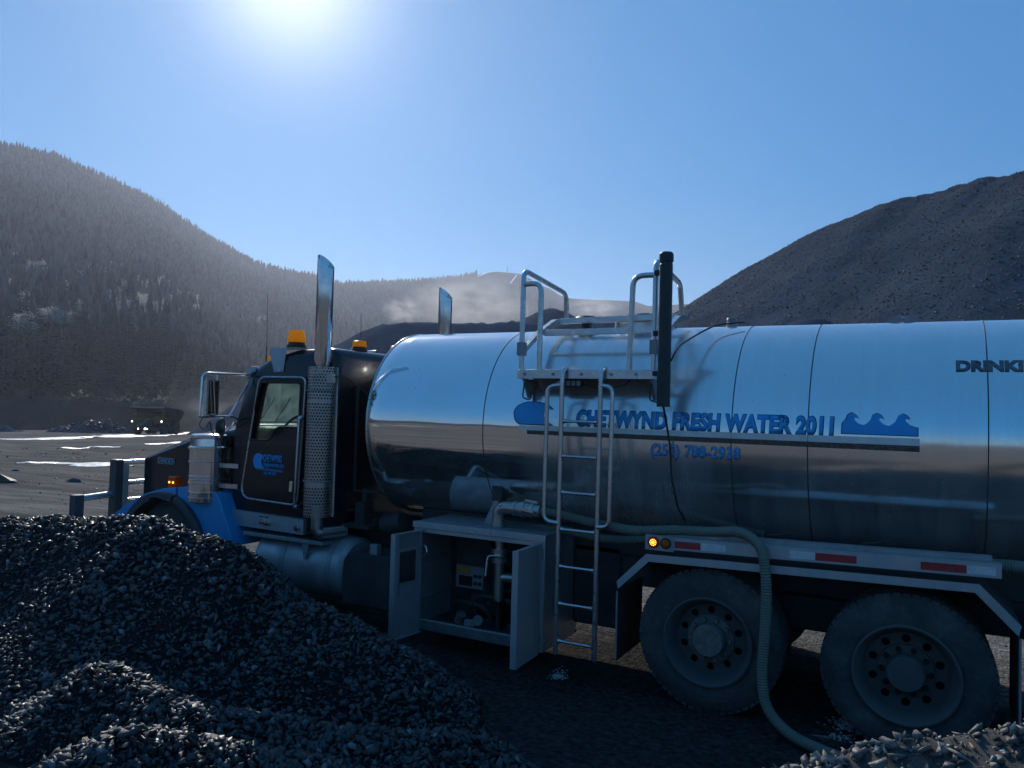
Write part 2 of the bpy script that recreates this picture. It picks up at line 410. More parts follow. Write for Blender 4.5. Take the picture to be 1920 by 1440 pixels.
# ------------------------------------------------------------------ mesh helpers
class MB:
    """collects shapes and links them as ONE mesh object"""
    def __init__(s): s.v = []; s.f = []
    def add(s, vs, fs, mat=None):
        o = len(s.v)
        s.v += [tuple(mat @ Vector(p)) if mat is not None else tuple(p) for p in vs]
        s.f += [tuple(i + o for i in f) for f in fs]
        return s
    def box(s, x0, x1, y0, y1, z0, z1, mat=None):
        vs = [(x, y, z) for x in (x0, x1) for y in (y0, y1) for z in (z0, z1)]
        return s.add(vs, [(0, 1, 3, 2), (4, 6, 7, 5), (0, 4, 5, 1), (2, 3, 7, 6), (0, 2, 6, 4), (1, 5, 7, 3)], mat)
    def bar(s, p0, p1, w, h, up=(0, 0, 1)):
        p0, p1 = Vector(p0), Vector(p1); d = (p1 - p0).normalized(); up = Vector(up)
        a = d.cross(up).normalized(); b = a.cross(d)
        vs = [q + a * i * w / 2 + b * j * h / 2 for q in (p0, p1) for i, j in ((-1, -1), (1, -1), (1, 1), (-1, 1))]
        return s.add(vs, [(3, 2, 1, 0), (4, 5, 6, 7), (0, 1, 5, 4), (1, 2, 6, 5), (2, 3, 7, 6), (3, 0, 4, 7)])
    def tube(s, pts, r, n=10, closed=False, cap=True):
        pts = [Vector(p) for p in pts]; m = len(pts)
        rs = r if isinstance(r, (list, tuple)) else [r] * m
        rings = []; up = None
        for i, p in enumerate(pts):
            a = pts[(i - 1) % m] if (closed or i) else p
            b = pts[(i + 1) % m] if (closed or i < m - 1) else p
            d = (b - a).normalized()
            if up is None: up = d.orthogonal().normalized()
            up = (up - d * up.dot(d))
            up = up.normalized() if up.length > 1e-6 else d.orthogonal().normalized()
            w = d.cross(up)
            rings.append([p + (up * math.cos(2 * PI * k / n) + w * math.sin(2 * PI * k / n)) * rs[i] for k in range(n)])
        vs = [q for rg in rings for q in rg]; fs = []
        for i in range(m if closed else m - 1):
            j = (i + 1) % m
            for k in range(n):
                fs.append((i * n + k, i * n + (k + 1) % n, j * n + (k + 1) % n, j * n + k))
        if cap and not closed:
            fs.append(tuple(reversed(range(n)))); fs.append(tuple((m - 1) * n + k for k in range(n)))
        return s.add(vs, fs)
    def cyl(s, p0, p1, r0, r1=None, n=20, cap=True):
        return s.tube([p0, p1], [r0, r0 if r1 is None else r1], n, cap=cap)
    def lathe(s, prof, org, axis=(0, 0, 1), n=32, cap=False):
        """prof: (radius, distance along the axis)"""
        ax = Vector(axis).normalized(); u = ax.orthogonal().normalized(); w = ax.cross(u); org = Vector(org)
        vs = [org + ax * h + (u * math.cos(2 * PI * k / n) + w * math.sin(2 * PI * k / n)) * r for r, h in prof for k in range(n)]
        fs = [(i * n + k, i * n + (k + 1) % n, (i + 1) * n + (k + 1) % n, (i + 1) * n + k) for i in range(len(prof) - 1) for k in range(n)]
        if cap:
            fs.append(tuple(reversed(range(n)))); fs.append(tuple((len(prof) - 1) * n + k for k in range(n)))
        return s.add(vs, fs)
    def prism(s, outer, holes, to3, a0, a1):
        """2-D outline with holes pushed from a0 to a1 along the third axis; to3(p, q, a) gives the point"""
        loops = [outer] + list(holes)
        flat = [p for lp in loops for p in lp]; n = len(flat)
        tri = geometry.tessellate_polygon([[Vector((p[0], p[1], 0)) for p in lp] for lp in loops])
        vs = [to3(p[0], p[1], a0) for p in flat] + [to3(p[0], p[1], a1) for p in flat]
        fs = [tuple(t) for t in tri] + [tuple(i + n for i in reversed(t)) for t in tri]
        o = 0
        for lp in loops:
            m = len(lp)
            for k in range(m):
                i, j = o + k, o + (k + 1) % m
                fs.append((i, j, j + n, i + n))
            o += m
        return s.add(vs, fs)
    def ball(s, c, r, n=14, m=8, sc=(1, 1, 1)):
        vs = []; fs = []
        for i in range(m + 1):
            t = PI * i / m
            for k in range(n):
                a = 2 * PI * k / n
                vs.append((c[0] + r * sc[0] * math.sin(t) * math.cos(a), c[1] + r * sc[1] * math.sin(t) * math.sin(a), c[2] + r * sc[2] * math.cos(t)))
        for i in range(m):
            for k in range(n):
                fs.append((i * n + k, (i + 1) * n + k, (i + 1) * n + (k + 1) % n, i * n + (k + 1) % n))
        return s.add(vs, fs)
    def mesh(s, name):
        me = bpy.data.meshes.new(name)
        me.from_pydata([tuple(p) for p in s.v], [], s.f)
        bm = bmesh.new(); bm.from_mesh(me)
        bmesh.ops.remove_doubles(bm, verts=bm.verts, dist=1e-5)
        bmesh.ops.recalc_face_normals(bm, faces=bm.faces)
        bm.to_mesh(me); bm.free()
        return me
    def build(s, name, mat, parent=None, smooth=38, bevel=0.0):
        return link(name, s.mesh(name), mat, parent, smooth, bevel)

def link(name, me, mat, parent=None, smooth=38, bevel=0.0):
    if mat is not None:
        me.materials.clear(); me.materials.append(mat)
    if smooth:
        me.polygons.foreach_set('use_smooth', [True] * len(me.polygons))
        try: me.set_sharp_from_angle(angle=rad(smooth))
        except Exception: pass
    o = bpy.data.objects.new(name, me)
    col.objects.link(o)
    if parent is not None: attach(o, parent)
    if bevel:
        b = o.modifiers.new('bevel', 'BEVEL'); b.width = bevel; b.segments = 2; b.limit_method = 'ANGLE'; b.angle_limit = rad(40)
        b.harden_normals = False
    return o

def attach(o, parent):
    bpy_mw = world_loc(parent)
    o.parent = parent
    o.matrix_parent_inverse = Matrix.Translation(-bpy_mw)
def world_loc(o):
    l = Vector(o.location)
    p = o.parent
    while p is not None:
        l = l + (o.matrix_parent_inverse.to_translation()) + p.location
        o, p = p, p.parent
    return l
def tag(o, label=None, cat=None, group=None, kind=None):
    if label: o['label'] = label
    if cat: o['category'] = cat
    if group: o['group'] = group
    if kind: o['kind'] = kind
    return o
def empty(name, loc):
    o = bpy.data.objects.new(name, None); o.empty_display_size = 0.2
    o.location = loc; col.objects.link(o); return o
def fillet(pts, r, n=5, closed=False):
    """round the corners of a 3-D (or 2-D) polyline"""
    P = [Vector(p) if len(p) == 3 else Vector((p[0], p[1], 0)) for p in pts]; d2 = len(pts[0]) == 2
    out = []; m = len(P)
    for i, p in enumerate(P):
        if not closed and i in (0, m - 1): out.append(p); continue
        a, b = P[(i - 1) % m], P[(i + 1) % m]
        u, w = (a - p), (b - p); lu, lw = u.length, w.length
        rr = r[i] if isinstance(r, (list, tuple)) else r
        rr = min(rr, lu * 0.48, lw * 0.48)
        if rr < 1e-4: out.append(p); continue
        s0, s1 = p + u / lu * rr, p + w / lw * rr
        for k in range(n + 1):
            t = k / n
            out.append(s0 * (1 - t) ** 2 + p * 2 * t * (1 - t) + s1 * t * t)
    return [(q.x, q.y) for q in out] if d2 else out
def circle2(cx, cy, r, n=16): return [(cx + r * math.cos(2 * PI * k / n), cy + r * math.sin(2 * PI * k / n)) for k in range(n)]
XZ = lambda p, q, a: (p, a, q)        # outline in x,z pushed along y
YZ = lambda p, q, a: (a, p, q)
XY = lambda p, q, a: (p, q, a)

def cut(me, cutters):
    """exact boolean difference, applied"""
    o = bpy.data.objects.new('work', me); col.objects.link(o); cs = []
    for c in cutters:
        co = bpy.data.objects.new('work_cut', c); col.objects.link(co); cs.append(co)
        b = o.modifiers.new('b', 'BOOLEAN'); b.operation = 'DIFFERENCE'; b.solver = 'EXACT'; b.object = co
    dg = bpy.context.evaluated_depsgraph_get(); dg.update()
    res = bpy.data.meshes.new_from_object(o.evaluated_get(dg))
    for q in [o] + cs: bpy.data.objects.remove(q)
    return res

def text_mesh(body, size, offset=0.0, spacing=1.0, shear=0.0, width=1.0, res=4):
    cu = bpy.data.curves.new('lettering', 'FONT'); cu.body = body; cu.size = size; cu.offset = offset
    cu.space_character = spacing; cu.shear = shear; cu.resolution_u = res; cu.align_x = 'LEFT'
    o = bpy.data.objects.new('lettering_work', cu); col.objects.link(o)
    dg = bpy.context.evaluated_depsgraph_get(); dg.update()
    me = bpy.data.meshes.new_from_object(o.evaluated_get(dg))
    bpy.data.objects.remove(o); bpy.data.curves.remove(cu)
    for v in me.vertices: v.co.x *= width
    return me
def fit_text(body, w, h, **kw):
    """lettering scaled to fill w x h, its lower left corner at 0,0"""
    me = text_mesh(body, 1.0, **kw)
    co = np.empty(len(me.vertices) * 3); me.vertices.foreach_get('co', co); co = co.reshape(-1, 3)
    lo, hi = co.min(0), co.max(0)
    co[:, 0] = (co[:, 0] - lo[0]) / (hi[0] - lo[0]) * w
    co[:, 1] = (co[:, 1] - lo[1]) / (hi[1] - lo[1]) * h
    co[:, 2] = 0
    me.vertices.foreach_set('co', co.ravel()); me.update()
    return me
def poly_mesh(outline, name='shape'):
    tri = geometry.tessellate_polygon([[Vector((p[0], p[1], 0)) for p in outline]])
    me = bpy.data.meshes.new(name); me.from_pydata([(p[0], p[1], 0) for p in outline], [], [tuple(t) for t in tri]); return me
def flat_on(me, f, strips=0, name='lettering', mat=None, parent=None, thick=0.002):
    """bend a flat 2-D mesh with f(x, y) -> (point, normal) and give it a small thickness"""
    bm = bmesh.new(); bm.from_mesh(me)
    if strips:
        ys = [v.co.y for v in bm.verts]; lo, hi = min(ys), max(ys)
        for k in range(1, strips):
            geom = bm.verts[:] + bm.edges[:] + bm.faces[:]
            bmesh.ops.bisect_plane(bm, geom=geom, plane_co=(0, lo + (hi - lo) * k / strips, 0), plane_no=(0, 1, 0), dist=1e-6)
    bmesh.ops.triangulate(bm, faces=bm.faces)
    ext = bmesh.ops.extrude_face_region(bm, geom=bm.faces[:])
    top = {v for v in ext['geom'] if isinstance(v, bmesh.types.BMVert)}
    for v in bm.verts:
        p, nn = f(v.co.x, v.co.y)
        v.co = Vector(p) + Vector(nn) * (thick if v in top else 0.0)
    bmesh.ops.recalc_face_normals(bm, faces=bm.faces)
    out = bpy.data.meshes.new(name); bm.to_mesh(out); bm.free()
    return link(name, out, mat, parent, smooth=0)

def np_mesh(name, verts, faces, mat, smooth=False):
    """big mesh from numpy arrays; faces (n,3) or (n,4)"""
    me = bpy.data.meshes.new(name)
    nv, nf, k = len(verts), len(faces), faces.shape[1]
    me.vertices.add(nv); me.vertices.foreach_set('co', np.ascontiguousarray(verts, dtype=np.float32).ravel())
    me.loops.add(nf * k); me.loops.foreach_set('vertex_index', np.ascontiguousarray(faces, dtype=np.int32).ravel())
    me.polygons.add(nf); me.polygons.foreach_set('loop_start', np.arange(0, nf * k, k, dtype=np.int32))
    try: me.polygons.foreach_set('loop_total', np.full(nf, k, dtype=np.int32))
    except Exception: pass
    me.update(calc_edges=True); me.validate()
    if smooth: me.polygons.foreach_set('use_smooth', [True] * nf)
    if mat: me.materials.append(mat)
    o = bpy.data.objects.new(name, me); col.objects.link(o)
    return o
def rot_mats(ax, ay, az):
    cx, sx, cy, sy, cz, sz = np.cos(ax), np.sin(ax), np.cos(ay), np.sin(ay), np.cos(az), np.sin(az)
    o, i = np.zeros_like(cx), np.ones_like(cx)
    Rx = np.stack([np.stack([i, o, o], -1), np.stack([o, cx, -sx], -1), np.stack([o, sx, cx], -1)], -2)
    Ry = np.stack([np.stack([cy, o, sy], -1), np.stack([o, i, o], -1), np.stack([-sy, o, cy], -1)], -2)
    Rz = np.stack([np.stack([cz, -sz, o], -1), np.stack([sz, cz, o], -1), np.stack([o, o, i], -1)], -2)
    return Rz @ Ry @ Rx
def scatter(name, shapes, pos, scale, mats, mat, smooth=False):
    """join many copies of a few small shapes: pos (n,3), scale (n,3), mats (n,3,3)"""
    which = rng.integers(0, len(shapes), len(pos)); V = []; Fc = []; off = 0
    for k, (sv, sf) in enumerate(shapes):
        idx = np.where(which == k)[0]
        if len(idx) == 0: continue
        vv = sv[None] * scale[idx][:, None, :]
        vv = np.einsum('nij,nvj->nvi', mats[idx], vv) + pos[idx][:, None, :]
        ff = sf[None] + (np.arange(len(idx)) * len(sv))[:, None, None] + off
        V.append(vv.reshape(-1, 3)); Fc.append(ff.reshape(-1, sf.shape[1])); off += len(idx) * len(sv)
    return np_mesh(name, np.concatenate(V), np.concatenate(Fc), mat, smooth)

def rock_shape(seed, n=11, flat=0.55):
    r = np.random.default_rng(seed)
    p = r.normal(size=(n, 3)); p /= np.linalg.norm(p, axis=1)[:, None]
    p *= r.uniform(0.7, 1.0, (n, 1)); p *= np.array([1.0, 0.74, flat])
    bm = bmesh.new()
    for q in p: bm.verts.new(q)
    bmesh.ops.convex_hull(bm, input=bm.verts[:])
    loose = [v for v in bm.verts if not v.link_faces]
    bmesh.ops.delete(bm, geom=loose, context='VERTS')
    bmesh.ops.triangulate(bm, faces=bm.faces)
    bm.verts.index_update()
    v = np.array([list(q.co) for q in bm.verts]); f = np.array([[q.index for q in fc.verts] for fc in bm.faces])
    bm.free(); return v, f
ROCKS = [rock_shape(100 + k, 8 + k % 4, (0.30, 0.42, 0.52, 0.66)[k % 4]) for k in range(16)]
ROCK_MESH = {}
def rock_mesh(k, matname):
    if (k, matname) not in ROCK_MESH:
        v, f = ROCKS[k]; me = bpy.data.meshes.new('stone'); me.from_pydata([tuple(p) for p in v], [], [tuple(q) for q in f])
        me.materials.append(M[matname]); ROCK_MESH[(k, matname)] = me
    return ROCK_MESH[(k, matname)]

def fbm(x, y, scale, octaves=4, seed=0.0):
    """value noise on arrays"""
    out = np.zeros(np.shape(x)); amp = 1.0; tot = 0
    for o in range(octaves):
        xs, ys = np.asarray(x) * scale * 2 ** o + seed * 17.3 + o * 5.1, np.asarray(y) * scale * 2 ** o - seed * 9.7 + o * 3.3
        xi, yi = np.floor(xs), np.floor(ys); fx, fy = xs - xi, ys - yi
        fx, fy = fx * fx * (3 - 2 * fx), fy * fy * (3 - 2 * fy)
        def h(a, b):
            q = np.sin(a * 127.1 + b * 311.7 + seed * 13.7) * 43758.5453
            return q - np.floor(q)
        val = (h(xi, yi) * (1 - fx) + h(xi + 1, yi) * fx) * (1 - fy) + (h(xi, yi + 1) * (1 - fx) + h(xi + 1, yi + 1) * fx) * fy
        out += amp * (val - 0.5); tot += amp; amp *= 0.5
    return out / tot * 2
def resample(P, step):
    P = np.asarray(P, float); out = [P[0]]
    for a, b in zip(P[:-1], P[1:]):
        n = max(1, int(np.linalg.norm(b - a) / step))
        out += [a + (b - a) * (k + 1) / n for k in range(n)]
    return np.array(out)

# ------------------------------------------------------------------ ground, heaps, stockpiles, hills
def sstep(x, a, b):
    t = np.clip((np.asarray(x, float) - a) / (b - a), 0, 1); return t * t * (3 - 2 * t)
def ground_z(x, y):
    x = np.asarray(x, float); y = np.asarray(y, float)
    s = -0.8 * x + 0.6 * y
    z = -0.0293 * np.clip(s - 9.0, 0, 215)
    far = sstep(np.hypot(x, y), 9, 30)
    rut = fbm((x * 0.91 - y * 0.41) * 0.10, y * 0.91 + x * 0.41, 0.8, 3, 2.0) * 0.10 * far + fbm(x, y, 0.12, 3, 1.0) * 0.12 * far
    near = fbm(x, y, 1.6, 3, 4.0) * 0.018
    return z + rut + near - 0.01

def make_ground():
    na = 300
    radii = np.concatenate([np.linspace(0.35, 12, 60), 12 * (4500 / 12) ** np.linspace(0.02, 1, 130)])
    th = np.linspace(0, 2 * PI, na, endpoint=False)
    RR, TT = np.meshgrid(radii, th, indexing='ij')
    X = RR * np.cos(TT) - 2.0; Y = RR * np.sin(TT)
    V = np.stack([X, Y, ground_z(X, Y)], -1).reshape(-1, 3)
    V = np.concatenate([V, [[-2.0, 0, float(ground_z(-2.0, 0.0))]]])
    i, j = np.meshgrid(np.arange(len(radii) - 1), np.arange(na), indexing='ij')
    jn = (j + 1) % na
    Fq = np.stack([i * na + j, (i + 1) * na + j, (i + 1) * na + jn, i * na + jn], -1).reshape(-1, 4)
    c = len(V) - 1
    tri = np.array([[c, k, (k + 1) % na, (k + 1) % na] for k in range(na)])
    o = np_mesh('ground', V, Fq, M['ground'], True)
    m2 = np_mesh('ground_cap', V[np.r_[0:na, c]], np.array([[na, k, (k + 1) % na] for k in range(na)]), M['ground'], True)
    bm = bmesh.new(); bm.from_mesh(o.data); bm.from_mesh(m2.data); bmesh.ops.remove_doubles(bm, verts=bm.verts, dist=1e-4)
    for f in bm.faces: f.smooth = True
    bmesh.ops.recalc_face_normals(bm, faces=bm.faces)
    bm.to_mesh(o.data); bm.free(); bpy.data.objects.remove(m2)
    tag(o, 'dark rutted mud and gravel yard under the tanker and far beyond it', kind='structure')
make_ground()

class Pile:
    """a heap standing at its angle of repose under one or more ridge lines"""
    def __init__(s, ridges, slope, step=0.25, rough=0.05, rscale=1.0, seed=1.0, cap=0.0):
        s.lines = [resample(r, step) for r in ridges]; s.slope = slope; s.soft = 0.10; s.knee = 1e9; s.foot = 1.0
        s.rough, s.rscale, s.seed, s.cap = rough, rscale, seed, cap
    def z(s, x, y):
        x = np.asarray(x, float); y = np.asarray(y, float); out = None
        for line in s.lines:
            one = np.full(x.shape, -1e9)
            for p in line:
                d = np.hypot(x - p[0], y - p[1])
                if s.cap: d = np.sqrt(d * d + s.cap * s.cap) - s.cap
                one = np.maximum(one, p[2] - s.slope * (np.minimum(d, s.knee) + s.foot * np.maximum(d - s.knee, 0)))
            out = one if out is None else np.maximum(out, one) + s.soft * 0.5 * np.exp(-np.abs(out - one) / s.soft)
        return out + fbm(x, y, s.rscale, 4, s.seed) * s.rough
    def mesh(s, name, mat, x0, x1, y0, y1, n, label, sink=0.25):
        nx, ny = max(2, int((x1 - x0) / n)), max(2, int((y1 - y0) / n))
        X, Y = np.meshgrid(np.linspace(x0, x1, nx), np.linspace(y0, y1, ny), indexing='ij')
        Z = s.z(X, Y); G = ground_z(X, Y)
        keep = (Z > G - sink)
        Z = np.maximum(Z, G - sink)
        i, j = np.meshgrid(np.arange(nx - 1), np.arange(ny - 1), indexing='ij')
        Fq = np.stack([i * ny + j, (i + 1) * ny + j, (i + 1) * ny + j + 1, i * ny + j + 1], -1).reshape(-1, 4)
        ok = keep.ravel()[Fq].any(1); Fq = Fq[ok]
        used = np.unique(Fq); remap = np.zeros(nx * ny, int); remap[used] = np.arange(len(used))
        o = np_mesh(name, np.stack([X, Y, Z], -1).reshape(-1, 3)[used], remap[Fq], mat, True)
        return tag(o, label, kind='structure')

# ---- gravel heaps in the foreground
main_ridge = [at(u, v, 1, y) for u, v, y in ((-420, 984, -1.3), (-150, 975, -1.25), (0, 970, -1.2), (100, 968, -1.2), (200, 983, -1.2), (300, 973, -1.2), (350, 993, -1.2), (430, 1028, -1.2), (520, 1147, -1.2), (600, 1134, -1.2), (668, 1169, -1.2), (755, 1226, -1.2), (835, 1310, -1.25), (915, 1392, -1.35))]
front_ridge = [at_dist(u, v + 100, d) for u, v, d in ((-260, 1455, 4.3), (0, 1392, 4.25), (60, 1386, 4.25), (130, 1321, 4.3), (240, 1273, 4.4), (340, 1284, 4.4), (450, 1296, 4.45), (560, 1314, 4.5), (650, 1359, 4.55))]
toe = [at(u, v, 2, z) for u, v, z in ((180, 1250, 0.42), (380, 1320, 0.34), (560, 1350, 0.30), (700, 1365, 0.27), (790, 1372, 0.24), (860, 1366, 0.24), (915, 1380, 0.20), (950, 1408, 0.15), (985, 1440, 0.08))]
heap = Pile([main_ridge, front_ridge, toe], 0.85, 0.12, 0.10, 1.1, 3.0, 0.10); heap.knee = 0.9; heap.foot = 0.6
heap_o = heap.mesh('gravel_heap', M['coal_fines'], -9.5, 0.6, -5.4, 0.2, 0.035, 'long heap of dark shale gravel in the left foreground, hiding the front wheel of the tanker')
right_ridge = [at_dist(u, v, 3.3) for u, v in ((1560, 1428), (1640, 1404), (1700, 1384), (1800, 1375), (1860, 1362), (1920, 1358), (2100, 1350), (2300, 1350))]
heap2 = Pile([right_ridge], 0.80, 0.08, 0.04, 2.2, 5.0, 0.03); heap2.knee = 0.35; heap2.foot = 0.7
heap2_o = heap2.mesh('gravel_heap', M['grey_fines'], 0.2, 4.6, -5.2, -0.4, 0.03, 'low heap of pale grey sunlit stones in the bottom right corner of the photo, in front of the rear wheel')

def slope_rots(P, x, y, e=0.05):
    gx = (P.z(x + e, y) - P.z(x - e, y)) / (2 * e); gy = (P.z(x, y + e) - P.z(x, y - e)) / (2 * e)
    k = len(x)
    return rot_mats(np.arctan(gy) + rng.normal(0, 0.42, k), -np.arctan(gx) + rng.normal(0, 0.42, k), rng.uniform(0, 2 * PI, k))

def cover(P, parent, nstones, box, smin, smax, matname, near_bias, name, ground_ok=0.02, n_single=300, power=2.2, lbl=None, keepf=None):
    X0, X1, Y0, Y1 = box
    xs, ys = [], []
    while sum(len(a) for a in xs) < nstones:
        x = rng.uniform(X0, X1, nstones * 3); y = rng.uniform(Y0, Y1, nstones * 3)
        d = np.sqrt((x - CAM_POS[0]) ** 2 + (y - CAM_POS[1]) ** 2)
        z = P.z(x, y)
        # keep the stretch that can be seen, thinner with distance
        ang = np.degrees(np.arctan2(-(x - CAM_POS[0]), y - CAM_POS[1])) - 28.36
        ok = (z > ground_z(x, y) + ground_ok) & (rng.uniform(size=len(x)) < (near_bias / d) ** 1.6) & (np.abs(ang) < 60)
        if keepf is not None: ok &= keepf(x, y)
        xs.append(x[ok]); ys.append(y[ok])
    x = np.concatenate(xs)[:nstones]; y = np.concatenate(ys)[:nstones]
    d = np.sqrt((x - CAM_POS[0]) ** 2 + (y - CAM_POS[1]) ** 2)
    s = smin + (smax - smin) * rng.uniform(size=nstones) ** power
    s = np.maximum(smin * 0.8, s * (1.0 + 0.35 * fbm(x, y, 1.4, 3, 12.0)))      # coarse and fine patches
    size = s * 0.5
    R_ = slope_rots(P, x, y)
    sc = np.stack([size, size * rng.uniform(0.8, 1.15, nstones), size * rng.uniform(0.7, 1.2, nstones)], -1)
    z = P.z(x, y) + size * 0.30
    pos = np.stack([x, y, z], -1)
    order = np.argsort(-s / d)
    single, rest = order[:n_single], order[n_single:]
    st = scatter(name, ROCKS, pos[rest], sc[rest], R_[rest], M[matname])
    tag(st, kind='stuff'); attach(st, parent)
    for q in single:
        o = bpy.data.objects.new('stone', rock_mesh(int(rng.integers(0, len(ROCKS))), matname)); col.objects.link(o)
        o.location = pos[q]; o.rotation_euler = Matrix(R_[q].tolist()).to_euler(); o.scale = sc[q]
        o.parent = parent
    return st
def not_near_foot(x, y): return np.ones(len(x), bool)
# smooth fines on the shaded near face of the front ridge, coarse stones elsewhere
def coarse(x, y):
    return (fbm(x, y, 0.9, 3, 8.0) > -0.28)
cover(heap, heap_o, 32000, (-9.0, 0.4, -5.0, -0.6), 0.026, 0.115, 'coal_stone', 4.2, 'gravel', n_single=300, power=2.4)
st2 = cover(heap, heap_o, 16000, (-8.5, 0.4, -5.0, -0.6), 0.010, 0.028, 'coal_stone', 4.2, 'fine_gravel', n_single=0, power=1.5)
cover(heap2, heap2_o, 12000, (0.6, 4.5, -4.2, -1.2), 0.016, 0.105, 'grey_stone', 3.0, 'gravel', n_single=190, power=2.4)
cover(heap2, heap2_o, 8000, (0.6, 4.5, -4.2, -1.2), 0.005, 0.014, 'grey_stone', 3.0, 'fine_gravel', n_single=0, power=1.2)

# ---- loose pebbles on the yard
def yard_pebbles(n):
    r = 4 * (60 / 4) ** rng.uniform(size=n); th = rng.uniform(0, 2 * PI, n)
    x = -1.0 + r * np.cos(th); y = r * np.sin(th) + 1.0
    s = (0.008 + 0.05 * rng.uniform(size=n) ** 3.5) * (0.7 + r / 14)
    pos = np.stack([x, y, ground_z(x, y) + s * 0.12], -1)
    sc = np.stack([s, s * rng.uniform(0.7, 1.1, n), s * rng.uniform(0.6, 1.0, n)], -1) * 0.6
    o = scatter('pebbles', ROCKS, pos, sc, rot_mats(rng.normal(0, .3, n), rng.normal(0, .3, n), rng.uniform(0, 6.28, n)), M['yard_stone'])
    tag(o, 'loose pebbles scattered over the mud yard', kind='stuff')
yard_pebbles(26000)
for u, v, s, lb in ((8, 905, 0.34, 'dark flat rock lying on the yard at the left edge of the photo'),
                    (137, 904, 0.20, 'small dark lump of rock on the yard left of the bumper guard'),
                    (28, 884, 0.13, 'tiny rock on the yard beside the pale snow streak')):
    d = ray(u, v); k = 30.0
    for _ in range(30):
        p = CAM_POS + d * k; k += (float(ground_z(p[0], p[1])) - p[2]) / d[2] * 0.7
    o = bpy.data.objects.new('rock', rock_mesh(3 if s > 0.3 else 6, 'coal_stone')); col.objects.link(o)
    o.location = (p[0], p[1], p[2] + s * 0.2); o.scale = (s * 1.6, s, s * 0.9); o.rotation_euler = (0.1, 0.1, 0.5)
    tag(o, lb, 'rock')

# ---- old snow and wet streaks on the yard
def on_ground(u, v):
    d = ray(u, v); k = 20.0
    for _ in range(60):
        p = CAM_POS + d * k; k += (float(ground_z(p[0], p[1])) - p[2]) / d[2] * 0.6
        k = min(max(k, 1.0), 400.0)
    return CAM_POS + d * k
def patch(name, pts, mat, label, lift=0.03, n=4, seed=0, kind='structure'):
    """irregular flat patch on the yard along a centre line of (point, half width)"""
    P = np.array([p for p, w in pts]); W = np.array([w for p, w in pts])
    L = resample(P, max(0.15, np.linalg.norm(P[-1] - P[0]) / 60)); m = len(L)
    t = np.linspace(0, 1, m); w = np.interp(t, np.linspace(0, 1, len(W)), W)
    dirs = np.gradient(L, axis=0)[:, :2]; dirs /= np.linalg.norm(dirs, axis=1)[:, None]
    nrm = np.stack([-dirs[:, 1], dirs[:, 0]], -1)
    kx = np.arange(m)
    wl = w * np.clip(0.75 + fbm(kx, kx * 0 + 3, 0.16, 4, seed + 1.0) * 1.6, 0.06, 2); wr = w * np.clip(0.75 + fbm(kx, kx * 0 + 9, 0.16, 4, seed + 2.0) * 1.6, 0.06, 2)
    cols_ = []
    for a in np.linspace(-1, 1, n * 2 + 1):
        off = np.where(a < 0, -a * -wl, a * wr)[:, None] * nrm
        xy = L[:, :2] + off
        z = ground_z(xy[:, 0], xy[:, 1]) + lift * (1 - a * a * 0.9) + 0.004
        cols_.append(np.concatenate([xy, z[:, None]], 1))
    V = np.stack(cols_, 1).reshape(-1, 3); q = n * 2 + 1
    i, j = np.meshgrid(np.arange(m - 1), np.arange(q - 1), indexing='ij')
    Fq = np.stack([i * q + j, (i + 1) * q + j, (i + 1) * q + j + 1, i * q + j + 1], -1).reshape(-1, 4)
    return tag(np_mesh(name, V, Fq, mat, True), label, kind=kind)
patch('snow_patch', [(on_ground(-60, 826), 1.5), (on_ground(60, 824), 2.6), (on_ground(170, 820), 2.4), (on_ground(240, 816), 3.0)], M['snow'], 'long white streak of old snow at the foot of the far mud bank', 0.12, seed=1)
patch('snow_patch', [(on_ground(238, 817), 1.6), (on_ground(300, 817), 1.6), (on_ground(345, 813), 4.0), (on_ground(400, 808), 5.0), (on_ground(470, 806), 6.0)], M['snow'], 'white snowy strip of haul road around the mine dump truck', 0.06, seed=2)
patch('snow_patch', [(on_ground(110, 841), 0.25), (on_ground(170, 839), 0.6), (on_ground(228, 839), 0.3)], M['snow'], 'thin white snow streak left of the tanker, farther of two', 0.06, seed=3)
patch('snow_patch', [(on_ground(30, 870), 0.10), (on_ground(110, 869), 0.28), (on_ground(160, 870), 0.75), (on_ground(215, 871), 1.0), (on_ground(262, 868), 0.9)], M['snow'], 'widest white snow streak on the yard, ending behind the bumper guard', 0.06, seed=4)
patch('snow_patch', [(on_ground(270, 833), 0.3), (on_ground(310, 832), 0.7), (on_ground(350, 828), 0.6)], M['snow'], 'short white snow streak above the tanker hood', 0.05, seed=6)
for k, (x0, x1, y, w, lb) in enumerate(((-36, -24, -26, 1.0, 'broad strip of old snow behind the photographer, seen mirrored in the tank'), (-60, -44, -44, 1.6, 'farther strip of old snow behind the photographer'), (-30, -26, -34, 1.0, 'short patch of old snow behind the photographer'))):
    patch('snow_patch', [(np.array([x0, y, 0.0]), w), (np.array([(x0 + x1) / 2, y + 0.5, 0.0]), w * 1.2), (np.array([x1, y, 0.0]), w)], M['snow'], lb, 0.1, seed=10 + k)

